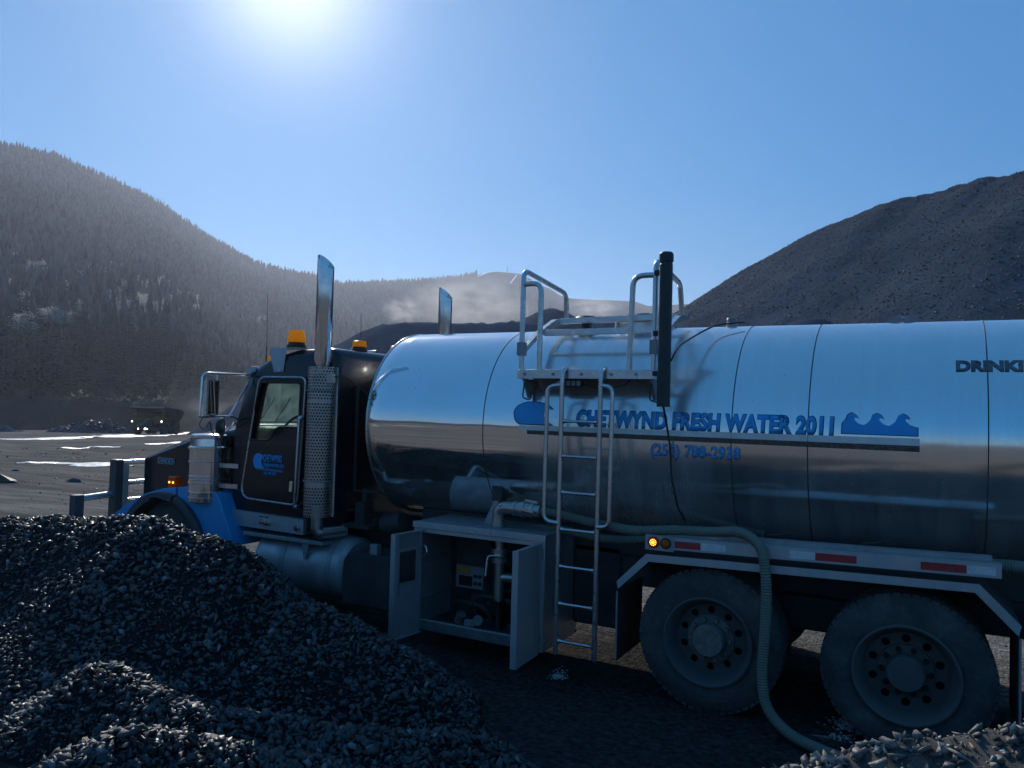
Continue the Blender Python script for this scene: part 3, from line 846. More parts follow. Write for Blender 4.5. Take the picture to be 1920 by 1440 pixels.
# ---- the big coal stockpile on the right, the low ones behind the tanker
big_ridge = [at_dist(u, v, d) for u, v, d in ((1180, 620, 122), (1240, 600, 119), (1285, 588, 116), (1320, 568, 113), (1385, 519, 108), (1450, 480, 104), (1535, 434, 100), (1605, 402, 97), (1700, 366, 94),
             (1765, 358, 92), (1800, 348, 91), (1850, 336, 90), (1885, 334, 89), (1925, 322, 88), (2010, 300, 86), (2200, 290, 84), (2500, 330, 80))]
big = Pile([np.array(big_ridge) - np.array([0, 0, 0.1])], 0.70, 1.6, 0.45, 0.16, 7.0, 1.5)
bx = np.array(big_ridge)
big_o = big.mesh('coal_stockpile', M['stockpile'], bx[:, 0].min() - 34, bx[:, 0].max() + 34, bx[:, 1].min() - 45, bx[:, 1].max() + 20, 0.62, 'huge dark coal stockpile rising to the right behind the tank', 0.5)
def pile_stones(P, parent, n, box, smin, smax, mat):
    X0, X1, Y0, Y1 = box
    x = rng.uniform(X0, X1, n * 3); y = rng.uniform(Y0, Y1, n * 3); z = P.z(x, y)
    ok = np.where(z > ground_z(x, y) + 4)[0][:n]; x, y, z = x[ok], y[ok], z[ok]
    s = smin + (smax - smin) * rng.uniform(size=len(x)) ** 4.0
    sc = np.stack([s, s * rng.uniform(0.7, 1.0, len(x)), s * rng.uniform(0.7, 1.1, len(x))], -1) * 0.5
    o = scatter('loose_stones', ROCKS, np.stack([x, y, z + s * 0.12], -1), sc, slope_rots(P, x, y, 0.4), M[mat])
    tag(o, kind='stuff'); attach(o, parent)
pile_stones(big, big_o, 60000, (bx[:, 0].min() - 14, bx[:, 0].max() - 4, bx[:, 1].min() - 30, bx[:, 1].max()), 0.06, 0.34, 'pile_stone')

def low_pile(name, pix, dist, slope, step, label, mat='stockpile', rough=0.5, rs=0.25, n=1.0, grow=30, seed=2.0, cap=0.8):
    rd = [at_dist(u, v, dist) for u, v in pix]; P = Pile([rd], slope, step, rough, rs, seed, cap); a = np.array(rd)
    o = P.mesh(name, M[mat], a[:, 0].min() - grow, a[:, 0].max() + grow, a[:, 1].min() - grow, a[:, 1].max() + grow, n, label, 0.5)
    return P, o
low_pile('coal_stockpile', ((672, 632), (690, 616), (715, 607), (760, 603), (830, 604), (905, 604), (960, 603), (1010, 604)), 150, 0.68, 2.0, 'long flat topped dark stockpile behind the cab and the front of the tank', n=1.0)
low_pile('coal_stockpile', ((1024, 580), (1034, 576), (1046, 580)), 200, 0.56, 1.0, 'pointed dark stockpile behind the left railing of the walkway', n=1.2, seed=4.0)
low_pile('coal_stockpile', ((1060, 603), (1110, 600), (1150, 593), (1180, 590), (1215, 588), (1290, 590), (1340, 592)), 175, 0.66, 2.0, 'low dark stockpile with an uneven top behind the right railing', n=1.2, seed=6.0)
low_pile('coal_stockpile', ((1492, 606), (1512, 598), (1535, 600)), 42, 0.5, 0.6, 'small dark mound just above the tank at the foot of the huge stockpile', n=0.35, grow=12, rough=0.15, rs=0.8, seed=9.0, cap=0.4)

# ---- mud bank and rubble at the far edge of the yard
low_pile('mud_bank', ((-420, 742), (-200, 740), (-60, 748), (0, 752), (60, 748), (120, 745), (180, 745), (240, 752), (300, 748), (360, 742), (430, 738), (520, 738), (600, 742)), 215, 0.40, 3.0, 'long dark mud bank below the forest at the far edge of the yard', 'bank', 1.6, 0.10, 1.6, 34, 3.0, 2.0)
P_, rub = low_pile('rubble_pile', ((-30, 806), (10, 800), (40, 808)), 158, 0.5, 0.8, 'low rubble pile at the left edge of the photo below the mud bank', 'stockpile', 0.9, 0.6, 0.5, 14, 8.0, 0.4)
P_, rub2 = low_pile('rubble_pile', ((100, 806), (130, 797), (165, 790), (195, 793), (225, 803)), 158, 0.5, 0.8, 'rubble pile just left of the mine dump truck', 'stockpile', 1.0, 0.6, 0.5, 14, 9.0, 0.4)
def rubble_stones(P, parent, n, cx, cy, rr):
    x = cx + rng.normal(0, rr, n); y = cy + rng.normal(0, rr * 0.5, n); z = P.z(x, y); ok = z > ground_z(x, y) - 0.1; x, y, z = x[ok], y[ok], z[ok]
    s = 0.2 + 0.9 * rng.uniform(size=len(x)) ** 3
    o = scatter('loose_stones', ROCKS, np.stack([x, y, z + s * 0.2], -1), np.stack([s, s * .8, s * .9], -1) * 0.5, slope_rots(P, x, y, 0.4), M['pile_stone'])
    tag(o, kind='stuff'); attach(o, parent)
c_ = at_dist(165, 800, 158); rubble_stones(P_, rub2, 900, c_[0], c_[1], 5.0)

# ---- wooded hills all round, highest on the left
SKY = [(-900, 250), (-400, 262), (-150, 262), (0, 285), (100, 304), (200, 345), (260, 372), (300, 394), (380, 446), (420, 468), (460, 492), (480, 500), (520, 512), (590, 527), (610, 535), (640, 540),
       (700, 537), (760, 535), (800, 531), (850, 526), (880, 521), (905, 513), (930, 509), (950, 511), (975, 513), (990, 520), (1010, 533), (1030, 541), (1050, 554), (1065, 559), (1110, 562), (1150, 563), (1190, 565),
       (1215, 574), (1250, 572), (1290, 570), (1340, 575), (1500, 590), (1900, 600), (2300, 590)]
_a = np.array([az_tan(u, v) for u, v in SKY]); _o = np.argsort(_a[:, 0]); SKY_AZ, SKY_T = _a[_o, 0], _a[_o, 1]
SKY_AZ = np.concatenate([[-180, -120, -60, -30], SKY_AZ[SKY_AZ > -24], [100, 130, 179]]); SKY_T = np.concatenate([[0.02, 0.025, 0.03, 0.06], SKY_T[_a[_o, 0] > -24], [0.12, 0.04, 0.02]])
def ridge_dist(az): return np.interp(az, [-180, -60, 15, 30, 42, 62, 90, 180], [2300, 2300, 2300, 2000, 1500, 1050, 1100, 2300])
def base_dist(az): return np.interp(az, [-180, -20, 30, 47, 53, 75, 110, 180], [900, 700, 600, 330, 222, 222, 300, 900])
def hill_z(az, r):
    az = np.asarray(az, float); r = np.asarray(r, float)
    D, r0 = ridge_dist(az), base_dist(az); zr = 2.3 + D * np.interp(az, SKY_AZ, SKY_T)
    t = (r - r0) / (D - r0); z0 = np.interp(az, [30, 48, 52, 180], [-9, -4, 0.6, -9])
    up = z0 + (zr - z0) * (0.8 * np.clip(t, 0, 1) + 0.2 * np.clip(t, 0, 1) ** 2)
    x, y = -np.sin(np.radians(az)) * r, np.cos(np.radians(az)) * r
    bumps = (fbm(x, y, 0.006, 4, 3.0) * 14) * np.clip(t * 4, 0, 1) * np.clip((1 - t) * 5, 0, 1)
    back = np.where(t > 1, -(r - D) * 0.35, 0.0)
    front = np.where(t < 0, t * 1200, 0)
    return up + bumps + back + front
def make_hills():
    az = np.concatenate([np.linspace(-180, -8, 60, endpoint=False), np.linspace(-8, 75, 260, endpoint=False), np.linspace(75, 180, 40, endpoint=False)]); na = len(az)
    ts = np.concatenate([[-0.008], np.linspace(0, 1, 60), [1.05, 1.15, 1.3, 1.5]])
    A, T = np.meshgrid(az, ts, indexing='ij')
    Rr = base_dist(A) + T * (ridge_dist(A) - base_dist(A))
    Z = hill_z(A, Rr)
    X = CAM_POS[0] - np.sin(np.radians(A)) * Rr; Y = CAM_POS[1] + np.cos(np.radians(A)) * Rr
    nt = len(ts); i, j = np.meshgrid(np.arange(na), np.arange(nt - 1), indexing='ij'); ii = (i + 1) % na
    Fq = np.stack([i * nt + j, i * nt + j + 1, ii * nt + j + 1, ii * nt + j], -1).reshape(-1, 4)
    tag(np_mesh('hill', np.stack([X, Y, Z], -1).reshape(-1, 3), Fq, M['hill'], True), 'forested hills surrounding the mine yard, highest on the left', kind='structure')
make_hills()
def hill_point(az, r):
    return np.stack([CAM_POS[0] - np.sin(np.radians(az)) * r, CAM_POS[1] + np.cos(np.radians(az)) * r, hill_z(az, r)], -1)
def hill_at(u, v):
    a, tn = az_tan(u, v); rs = np.linspace(float(base_dist(a)), float(ridge_dist(a)), 600)
    z = hill_z(np.full(600, a), rs); k = np.where((z - CAM_POS[2]) / rs >= tn)[0]
    r = rs[k[0]] if len(k) else rs[-1]
    return a, r, hill_point(a, r)

# snow streaks on the mine mountain
def hill_snow(pix, w, label):
    """a strip of snow lying in a gully, following the hillside"""
    V = []; 
    for (u, v) in pix:
        a, r, p = hill_at(u, v)
        for da in (-w, 0, w):
            q = hill_point(a + da, r - 2.0); V.append((q[0], q[1], q[2] + 2.2))
    Fq = [[i * 3 + j, i * 3 + j + 1, i * 3 + j + 4, i * 3 + j + 3] for i in range(len(pix) - 1) for j in range(2)]
    tag(np_mesh('snow_patch', np.array(V), np.array(Fq), M['snow'], True), label, kind='structure')
hill_snow([(912, 513), (903, 517), (893, 521)], 0.10, 'thin white snow streak on the crest of the far mine hill')
hill_snow([(969, 517), (962, 526), (957, 533)], 0.06, 'white snow gully below the mast on the far mine hill')

# ------------------------------------------------------------------ forest
def far_tree(seed):
    r = np.random.default_rng(seed); V = []; Fc = []
    tiers, n = 4, 5
    for t in range(tiers):
        z0 = 0.04 + t * 0.22; z1 = min(1.0, z0 + 0.36 + 0.03 * t); rr = (0.17 - 0.036 * t)
        b = len(V); V.append((r.normal(0, 0.006), r.normal(0, 0.006), z1))
        for k in range(n):
            a = 2 * PI * k / n + t * 0.9; q = rr * r.uniform(0.6, 1.15)
            V.append((q * math.cos(a), q * math.sin(a), z0 + r.uniform(-0.03, 0.03)))
        Fc += [(b, b + 1 + k, b + 1 + (k + 1) % n) for k in range(n)]
    return np.array(V), np.array(Fc)
FAR = [far_tree(k) for k in range(8)]
def plant(az, r, hmin, hmax):
    n = len(az); p = hill_point(az, r); h = rng.uniform(hmin, hmax, n) * rng.uniform(0.75, 1.15, n)
    sc = np.stack([h * rng.uniform(0.8, 1.25, n), h * rng.uniform(0.8, 1.25, n), h], -1)
    p[:, 2] -= 0.3
    return p, sc, rot_mats(rng.normal(0, 0.02, n), rng.normal(0, 0.02, n), rng.uniform(0, 6.28, n))
# the hillside: spread evenly over the ground, then a closer rank along the crest
n1 = 17000
az = rng.uniform(43, 72, n1 * 3); t = np.sqrt(rng.uniform(0.0, 1, n1 * 3))
r0, D = base_dist(az), ridge_dist(az); rr = np.sqrt(r0 ** 2 + (D ** 2 - r0 ** 2) * t ** 2)
keep = (rr > r0 + 70) & (fbm(-np.sin(np.radians(az)) * rr, np.cos(np.radians(az)) * rr, 0.02, 2, 6.0) > -0.62)
az, rr = az[keep][:n1], rr[keep][:n1]
az2 = rng.uniform(31.2, 44, 9000); t2 = rng.uniform(0.0, 1, 9000); rr2 = base_dist(az2) + (ridge_dist(az2) - base_dist(az2)) * t2 ** 0.7
az3 = rng.uniform(31.2, 70, 1500); rr3 = ridge_dist(az3) * rng.uniform(0.985, 1.004, 1500)
keep3 = (fbm(az3, az3 * 0, 1.2, 3, 5.0) > -0.35); az3, rr3 = az3[keep3], rr3[keep3]
az4 = rng.uniform(12, 29, 2500); rr4 = base_dist(az4) + (ridge_dist(az4) - base_dist(az4)) * rng.uniform(0, 0.75, 2500)
A = [plant(az, rr, 10, 17), plant(az2, rr2, 11, 19), plant(az3, rr3, 9, 17), plant(az4, rr4, 8, 13)]
forest = scatter('forest', FAR, *[np.concatenate([a[k] for a in A]) for k in range(3)], M['far_spruce'])
tag(forest, 'dense dark conifer forest covering the far hillsides', kind='stuff')

def spruce_meshes(seed):
    r = random.Random(seed); c = MB(); whorls = 15
    for w in range(whorls):
        t = w / (whorls - 1); z = 0.07 + 0.90 * t; ln = (0.155 * (1 - t) ** 0.85 + 0.012) * r.uniform(0.75, 1.2); k0 = r.uniform(0, 6.28)
        nb = 7 if t < 0.7 else 5
        for k in range(nb):
            a = k0 + 2 * PI * k / nb + r.uniform(-0.25, 0.25); L = ln * r.uniform(0.6, 1.15); wd = L * 0.42
            d = Vector((math.cos(a), math.sin(a), 0)); s = Vector((-d.y, d.x, 0)); b = Vector((0, 0, z))
            tip = b + d * L + Vector((0, 0, -L * 0.42)); m = b + d * L * 0.55 + Vector((0, 0, -L * 0.16))
            c.add([b, m + s * wd * 0.5 - Vector((0, 0, 0.012)), tip, m - s * wd * 0.5 - Vector((0, 0, 0.012)), m + Vector((0, 0, 0.008))], [(0, 1, 4), (1, 2, 4), (2, 3, 4), (3, 0, 4)])
    c.add([(0.012, 0, 0.9), (-0.006, 0.01, 0.9), (-0.006, -0.01, 0.9), (0, 0, 1.0)], [(0, 1, 3), (1, 2, 3), (2, 0, 3)])
    tr = MB(); tr.tube([(0, 0, -0.03), (0.002, 0.001, 0.4), (0, 0, 0.96)], [0.014, 0.009, 0.002], 5)
    me = bpy.data.meshes.new('crown'); me.from_pydata(c.v, [], c.f); me.materials.append(M['spruce'])
    mt = bpy.data.meshes.new('trunk'); mt.from_pydata(tr.v, [], tr.f); mt.materials.append(M['bark'])
    return me, mt
def aspen_meshes(seed):
    r = random.Random(seed); tr = MB(); c = MB()
    tr.tube([(0, 0, -0.03), (0.01, 0.0, 0.3), (-0.01, 0.01, 0.6), (0.01, 0, 0.9)], [0.016, 0.013, 0.009, 0.003], 5)
    for k in range(16):
        z = r.uniform(0.3, 0.9); a = r.uniform(0, 6.28); L = 0.24 * (1.1 - z) ** 0.5 * r.uniform(0.6, 1.2)
        b = Vector((0, 0, z)); e = b + Vector((math.cos(a) * L, math.sin(a) * L, L * r.uniform(0.5, 1.1)))
        tr.tube([b, e], [0.006, 0.002], 4)
        for q in range(26):
            p = b.lerp(e, r.uniform(0.35, 1.1)) + Vector((r.gauss(0, .035), r.gauss(0, .035), r.gauss(0, .035)))
            d = Vector((r.gauss(0, 1), r.gauss(0, 1), r.uniform(0.2, 1.6))).normalized() * r.uniform(0.03, 0.075); s = d.orthogonal().normalized() * 0.012
            c.add([p - s, p + s, p + d], [(0, 1, 2)])
    me = bpy.data.meshes.new('crown'); me.from_pydata(c.v, [], c.f); me.materials.append(M['twigs'])
    mt = bpy.data.meshes.new('trunk'); mt.from_pydata(tr.v, [], tr.f); mt.materials.append(M['twigs'])
    return me, mt
def tree_proto(name, meshes):
    o = bpy.data.objects.new(name, None); ch = []
    for nm, me in zip(('crown', 'trunk'), meshes):
        q = bpy.data.objects.new(nm, me); ch.append(q)
    return o, ch
SPR = [tree_proto('spruce_tree', spruce_meshes(k)) for k in range(5)]
ASP = [tree_proto('aspen_tree', aspen_meshes(k)) for k in range(4)]
used = set()
def put_tree(protos, p, h, w, label, cat, group):
    k = random.randrange(len(protos)); root, ch = protos[k]
    first = (id(root) not in used); used.add(id(root))
    o = root if first else root.copy(); col.objects.link(o)
    o.location = p; o.scale = (h * w, h * w, h); o.rotation_euler = (0, 0, random.uniform(0, 6.28))
    tag(o, label, cat, group)
    for c in ch:
        q = c if first else c.copy(); col.objects.link(q); q.parent = o
# the front rank: the trees one can tell apart at the foot of the hill
placed = []
while len(placed) < 215:
    a = random.uniform(45.5, 64.5); r = float(base_dist(a)) + random.uniform(4, 85) ** 1.0
    p = hill_point(np.array([a]), np.array([r]))[0]
    if any((p[0] - q[0]) ** 2 + (p[1] - q[1]) ** 2 < 9.0 for q in placed): continue
    placed.append(p)
    put_tree(SPR, (p[0], p[1], p[2] - 0.3), random.uniform(10, 17.5), random.uniform(0.8, 1.25), 'dark spruce among many alike along the foot of the wooded hill on the left', 'tree', 'spruces along the foot of the hill')
ASPEN = [(60, 520), (84, 533), (95, 531), (112, 546), (78, 520), (150, 520), (162, 523), (180, 527), (184, 521), (215, 517), (228, 552), (262, 540), (276, 552), (266, 546), (290, 541), (302, 538), (312, 541), (325, 571), (340, 560), (355, 563), (366, 570),
         (376, 584), (386, 587), (348, 585), (344, 595), (320, 598), (300, 590), (286, 594), (276, 590), (232, 600), (270, 586), (92, 618), (98, 625), (116, 628), (46, 592), (50, 640), (140, 610), (205, 575), (474, 606), (482, 608),
         (240, 545), (252, 566), (22, 508), (12, 502), (10, 560), (196, 545), (336, 548), (358, 578), (372, 592), (60, 610)]
for u, v in ASPEN:
    for q in range(2):
        a, r, p = hill_at(u + random.uniform(-9, 9), v + 10 + random.uniform(-4, 6))
        put_tree(ASP, (p[0], p[1], p[2] - 0.2), random.uniform(7.5, 11), random.uniform(1.2, 1.9), 'pale leafless aspen lit by the sun among dark conifers on the left hillside', 'tree', 'pale aspens on the left hillside')
# twigs and brush catching the light on top of the mud bank
nb = 130
ub = rng.uniform(110, 330, nb); P3 = np.array([at_dist(u, 744, 213 + rng.uniform(-3, 6)) for u in ub]); P3[:, 2] += rng.normal(-0.9, 0.8, nb)
tag(scatter('brush', [(np.array([(-.4, 0, 0), (.4, 0, 0), (.1, .1, 1.0), (-.1, .3, .7), (.5, -.2, .6)]), np.array([(0, 1, 2), (0, 3, 1), (1, 4, 0)]))], P3, np.repeat(rng.uniform(0.5, 1.7, nb)[:, None], 3, 1) * np.array([1.0, 1.0, 0.8]),
    rot_mats(rng.normal(0, .5, nb), rng.normal(0, .5, nb), rng.uniform(0, 6.28, nb)), M['dry_brush']), 'pale dry brush on top of the mud bank behind the mine dump truck', kind='stuff')
# mast on the far hilltop
a, r, p = hill_at(951, 512)
m = MB(); 
for sx, sy in ((-1, -1), (1, -1), (1, 1), (-1, 1)): m.bar((p[0] + sx * 1.6, p[1] + sy * 1.6, p[2] - 3), (p[0] + sx * 0.4, p[1] + sy * 0.4, p[2] + 15), 0.5, 0.5)
for k in range(5): m.bar((p[0] - 1.4 + k * .22, p[1], p[2] + k * 3.0), (p[0] + 1.4 - k * .22, p[1], p[2] + 1.5 + k * 3.0), 0.35, 0.35)
mast = m.build('radio_mast', M['galv']); tag(mast, 'tiny lattice mast on the crest of the far mine hill', 'mast')
m = MB(); m.cyl((p[0], p[1], p[2] + 15), (p[0], p[1], p[2] + 22), 0.35, 0.15, 6); m.build('antenna', M['galv'], mast)

# ------------------------------------------------------------------ the water tanker
YC, ZC, RY, RZ = 1.19, 2.11, 0.98, 1.0
TX0, TX1 = -3.573, 3.35
truck = empty('tanker_truck', (-2.0, 1.19, 0.0))
tag(truck, 'black and blue highway tractor carrying a long polished steel water tank, parked side on', 'tanker truck')

def mirror_y(y): return 2 * YC - y
# ---- chassis
for y in (0.78, 1.60):
    m = MB(); m.prism([(-7.3, 0.72), (3.4, 0.72), (3.4, 0.99), (-7.3, 0.99)], [], XZ, y - 0.04, y + 0.04)
    m.build('frame_rail', M['frame_dark'], truck, bevel=0.008)
for x in (-5.2, -3.4, -0.5, 0.7, 1.9, 3.2):
    m = MB(); m.box(x - 0.05, x + 0.05, 0.823, 1.557, 0.76, 0.94); m.build('crossmember', M['frame_dark'], truck)
m = MB(); m.box(-3.2, 3.3, 0.72, 0.86, 0.995, 1.22); m.box(-3.2, 3.3, 1.52, 1.66, 0.995, 1.22); m.build('tank_cradle', M['frame_dark'], truck)

# ---- wheels
def wheel(x, y, side, steer=False, inner=False, muddy=False):
    """side -1: outer face looks to -y"""
    zc, Ro, Ri, wd = 0.535, 0.55, 0.325, 0.27
    s = side; root = MB(); yo = y; yi = y - s * wd
    ax = (0, -1, 0) if s < 0 else (0, 1, 0); back = (0, 1, 0) if s < 0 else (0, -1, 0)
    org = (x, y, zc)
    tyre = MB(); prof = [(Ri, 0.0), (Ri + 0.02, -0.012), (Ri + 0.07, -0.002), (Ri + 0.125, -0.002), (Ro - 0.045, -0.015), (Ro - 0.018, -0.03), (Ro, -0.052), (Ro + 0.002, -wd / 2), (Ro, -wd + 0.052), (Ro - 0.018, -wd + 0.03), (Ro - 0.045, -wd + 0.015), (Ri + 0.12, -wd), (Ri + 0.02, -wd + 0.012), (Ri, -wd)]
    tyre.lathe(prof, org, ax, 56)
    # tread blocks round the shoulders
    for k in range(56):
        a = 2 * PI * k / 56
        for q, (d0, d1) in enumerate(((0.034, 0.105), (0.118, 0.152), (0.165, 0.236))):
            aa = a + (0.056 if q == 1 else 0.0); u = Vector((math.cos(aa), 0, math.sin(aa))); tdir = Vector((-math.sin(aa), 0, math.cos(aa)))
            c = Vector(org); pts = []
            for dy in (d0, d1):
                for tt, rr in ((-0.024, Ro - 0.02), (0.024, Ro - 0.02), (0.023, Ro + 0.006), (-0.023, Ro + 0.006)):
                    pts.append(c + u * rr + tdir * tt + Vector((0, -s * dy, 0)))
            tyre.add(pts, [(0, 1, 2, 3), (7, 6, 5, 4), (0, 4, 5, 1), (1, 5, 6, 2), (2, 6, 7, 3), (3, 7, 4, 0)])
    w = tyre.build('wheel', M['tyre'], truck, 40)
    rim = MB(); dish = -0.06 if steer else -0.135
    rim.lathe([(Ri + 0.018, 0.004), (Ri + 0.02, 0.016), (Ri + 0.008, 0.020), (Ri - 0.006, 0.010), (Ri - 0.018, -0.02), (Ri - 0.035, -0.05), (Ri - 0.05, dish + 0.012), (Ri - 0.062, dish)], org, ax, 56)
    rim.lathe([(Ri - 0.0, -0.004), (Ri - 0.0, -wd + 0.004)], org, ax, 40)
    holes = [circle2(x + 0.222 * math.cos(2 * PI * (k + 0.5) / 10), zc + 0.222 * math.sin(2 * PI * (k + 0.5) / 10), 0.029, 12) for k in range(10)]
    rim.prism(circle2(x, zc, Ri - 0.060, 48), holes, XZ, y + s * (dish + 0.002), y + s * (dish - 0.012))
    rim.build('rim', M['rim'] if not muddy else M['rim_dark'], w, 35)
    bk = MB(); bk.prism(circle2(x, zc, Ri - 0.02, 32), [], XZ, y + s * (dish - 0.07), y + s * (dish - 0.08)); bk.build('brake_drum', M['hole'], w)
    hub = MB()
    if steer: hub.lathe([(0.12, dish), (0.115, dish + 0.05), (0.08, dish + 0.08), (0, dish + 0.082)], org, ax, 24)
    else: hub.lathe([(0.185, dish), (0.182, dish + 0.022), (0.128, dish + 0.030), (0.122, dish + 0.115), (0.112, dish + 0.128), (0.03, dish + 0.131), (0, dish + 0.131)], org, ax, 28)
    hub.build('hub', M['hub_mud'] if muddy else M['rim'], w, 35)
    for k in range(10):
        a = 2 * PI * k / 10; px, pz = x + 0.155 * math.cos(a), zc + 0.155 * math.sin(a)
        nb = MB(); nb.cyl((px, y + s * (dish + 0.02), pz), (px, y + s * (dish + 0.058), pz), 0.021, 0.017, 6); nb.build('lug_nut', M['hole'] if not muddy else M['hub_mud'], w)
    return w
for x in (0.0, 1.37):
    wheel(x, 0.0, -1, muddy=(x == 0.0)); wheel(x, 2 * YC, 1)
    for y0, s in ((0.33, -1), (2 * YC - 0.33, 1)):
        m = MB(); m.lathe([(0.34, 0.0), (0.5, 0.0), (0.55, -0.05), (0.55, -0.22), (0.5, -0.27), (0.34, -0.27)], (x, y0, 0.535), (0, s, 0), 40, True); m.build('inner_wheel', M['tyre'], truck, 40)
    m = MB(); m.cyl((x, 0.2, 0.535), (x, 2.18, 0.535), 0.10); m.ball((x, 1.19, 0.56), 0.24); m.build('axle', M['frame_dark'], truck)
FWX = -6.36
wheel(FWX, 0.06, -1, True); wheel(FWX, 2 * YC - 0.06, 1, True)
m = MB(); m.bar((FWX, 0.25, 0.50), (FWX, 2.13, 0.50), 0.12, 0.10); m.build('axle', M['frame_dark'], truck)

# ---- hood, fenders, bumper guard
def loft(secs, name, mat, parent, smooth=38, bevel=0.0):
    m = MB(); n = len(secs[0]); vs = [p for s_ in secs for p in s_]; fs = []
    for i in range(len(secs) - 1):
        for k in range(n): fs.append((i * n + k, i * n + (k + 1) % n, (i + 1) * n + (k + 1) % n, (i + 1) * n + k))
    fs.append(tuple(range(n))); fs.append(tuple(reversed(range((len(secs) - 1) * n, len(secs) * n))))
    m.add(vs, fs); return m.build(name, mat, parent, smooth, bevel)
def hood_sec(x, hw, z0, zt, ch=0.16, drop=0.075):
    return [(x, YC - hw, z0), (x, YC + hw, z0), (x, YC + hw, zt - drop), (x, YC + hw - ch, zt), (x, YC - hw + ch, zt), (x, YC - hw, zt - drop)]
hood = loft([hood_sec(-7.50, 0.60, 0.84, 1.50, 0.10, 0.03), hood_sec(-7.46, 0.66, 0.80, 1.565, 0.13, 0.04), hood_sec(-7.1, 0.70, 0.80, 1.70), hood_sec(-6.3, 0.775, 0.80, 1.925), hood_sec(-5.62, 0.83, 0.80, 2.035), hood_sec(-5.44, 0.84, 0.80, 2.05)], 'hood', M['black_paint'], truck, 30, 0.02)
hz = fit_text('KENWORTH', 0.35, 0.085, offset=0.0, spacing=1.1)
def hood_side(x, y): 
    X = -7.135 + x; hw = 0.70 + (X + 7.1) * 0.0938 if X > -7.1 else 0.66 + (X + 7.46) * 0.111
    return (X, YC - hw - 0.0035, 1.475 + y - x * 0.0), (0, -1, 0)
flat_on(hz, hood_side, 0, 'nameplate', M['white_metal'], hood, 0.006)
# grille across the nose
m = MB(); m.box(-7.545, -7.502, 0.72, 1.66, 0.86, 1.46); g = m.build('grille', M['chrome'], truck, bevel=0.01)
for k in range(11):
    m = MB(); m.box(-7.56, -7.546, 0.77 + k * 0.08, 0.80 + k * 0.08, 0.90, 1.43); m.build('grille_bar', M['frame_dark'], g)

def fender(s):
    Y = (lambda y: y) if s < 0 else mirror_y
    a0, a1 = Y(0.02), Y(0.60)
    arch = [(FWX + 0.66 * math.cos(rad(t)), 0.50 + 0.66 * math.sin(rad(t))) for t in np.linspace(8, 172, 22)]
    split = -6.17
    # front piece: nose to the gap above the wheel
    front = [p for p in arch if p[0] < split - 0.015]
    out_f = [(-7.40, 0.62), (-7.36, 0.80), (-7.24, 0.905), (-7.02, 1.03), (-6.72, 1.165), (-6.42, 1.245), (split - 0.015, 1.275)] + [(split - 0.015, front[0][1])] + front
    m = MB(); m.prism(out_f, [], XZ, a0, a1); f = m.build('front_fender', M['blue_paint'], truck, 40, 0.035)
    # cross-over part behind it, sloping up to the cowl
    rear = [p for p in arch if p[0] > split + 0.015]
    out_r = [(split + 0.015, 1.285), (-5.95, 1.30), (-5.52, 1.26), (-5.46, 1.20), (-5.40, 1.08), (-5.29, 0.86), (-5.22, 0.70), (-5.70, 0.62)] + rear + [(split + 0.015, rear[-1][1])]
    m = MB(); m.prism(out_r, [], XZ, a0 + (0.0 if s < 0 else 0), a1); r_ = m.build('rear_fender', M['blue_paint'], truck, 40, 0.035)
    # dark rubber flare round the opening
    for nm, (t0, t1) in (('fender_flare', (75, 176)), ('fender_flare', (4, 73))):
        ts = np.linspace(t0, t1, 18)
        ol = [(FWX + 0.745 * math.cos(rad(t)), 0.49 + 0.72 * math.sin(rad(t))) for t in ts] + [(FWX + 0.64 * math.cos(rad(t)), 0.49 + 0.64 * math.sin(rad(t))) for t in reversed(ts)]
        m = MB(); m.prism(ol, [], XZ, Y(-0.045), Y(0.2)); m.build(nm, M['flare'], f if t0 > 70 else r_, 40, 0.015)
    m = MB(); m.box(split - 0.04, split + 0.04, min(Y(0.06), Y(0.58)), max(Y(0.06), Y(0.58)), 1.10, 1.25); m.build('fender_seam', M['rubber'], f)
    # side marker lamp on top
    m = MB(); m.box(-6.345, -6.21, min(Y(0.03), Y(0.13)), max(Y(0.03), Y(0.13)), 1.262, 1.395); mk = m.build('marker_lamp', M['amber_dark'], truck, 0, 0.012)
    m = MB(); m.box(-6.352, -6.203, min(Y(0.045), Y(0.115)), max(Y(0.045), Y(0.115)), 1.238, 1.2615); m.build('lamp_base', M['chrome'], mk)
    yb = Y(0.028)
    for dx in (-0.035, 0.03):
        m = MB(); m.ball((-6.278 + dx, yb, 1.328), 0.011, 8, 6); m.build('lamp_bulb', M['led_on'], mk)
    # headlamp in the nose of the fender
    yy = sorted((Y(0.12), Y(0.46)))
    m = MB(); m.box(-7.415, -7.37, yy[0], yy[1], 0.66, 0.79); m.build('headlight', M['chrome'], truck, 0, 0.01)
for s in (-1, 1): fender(s)

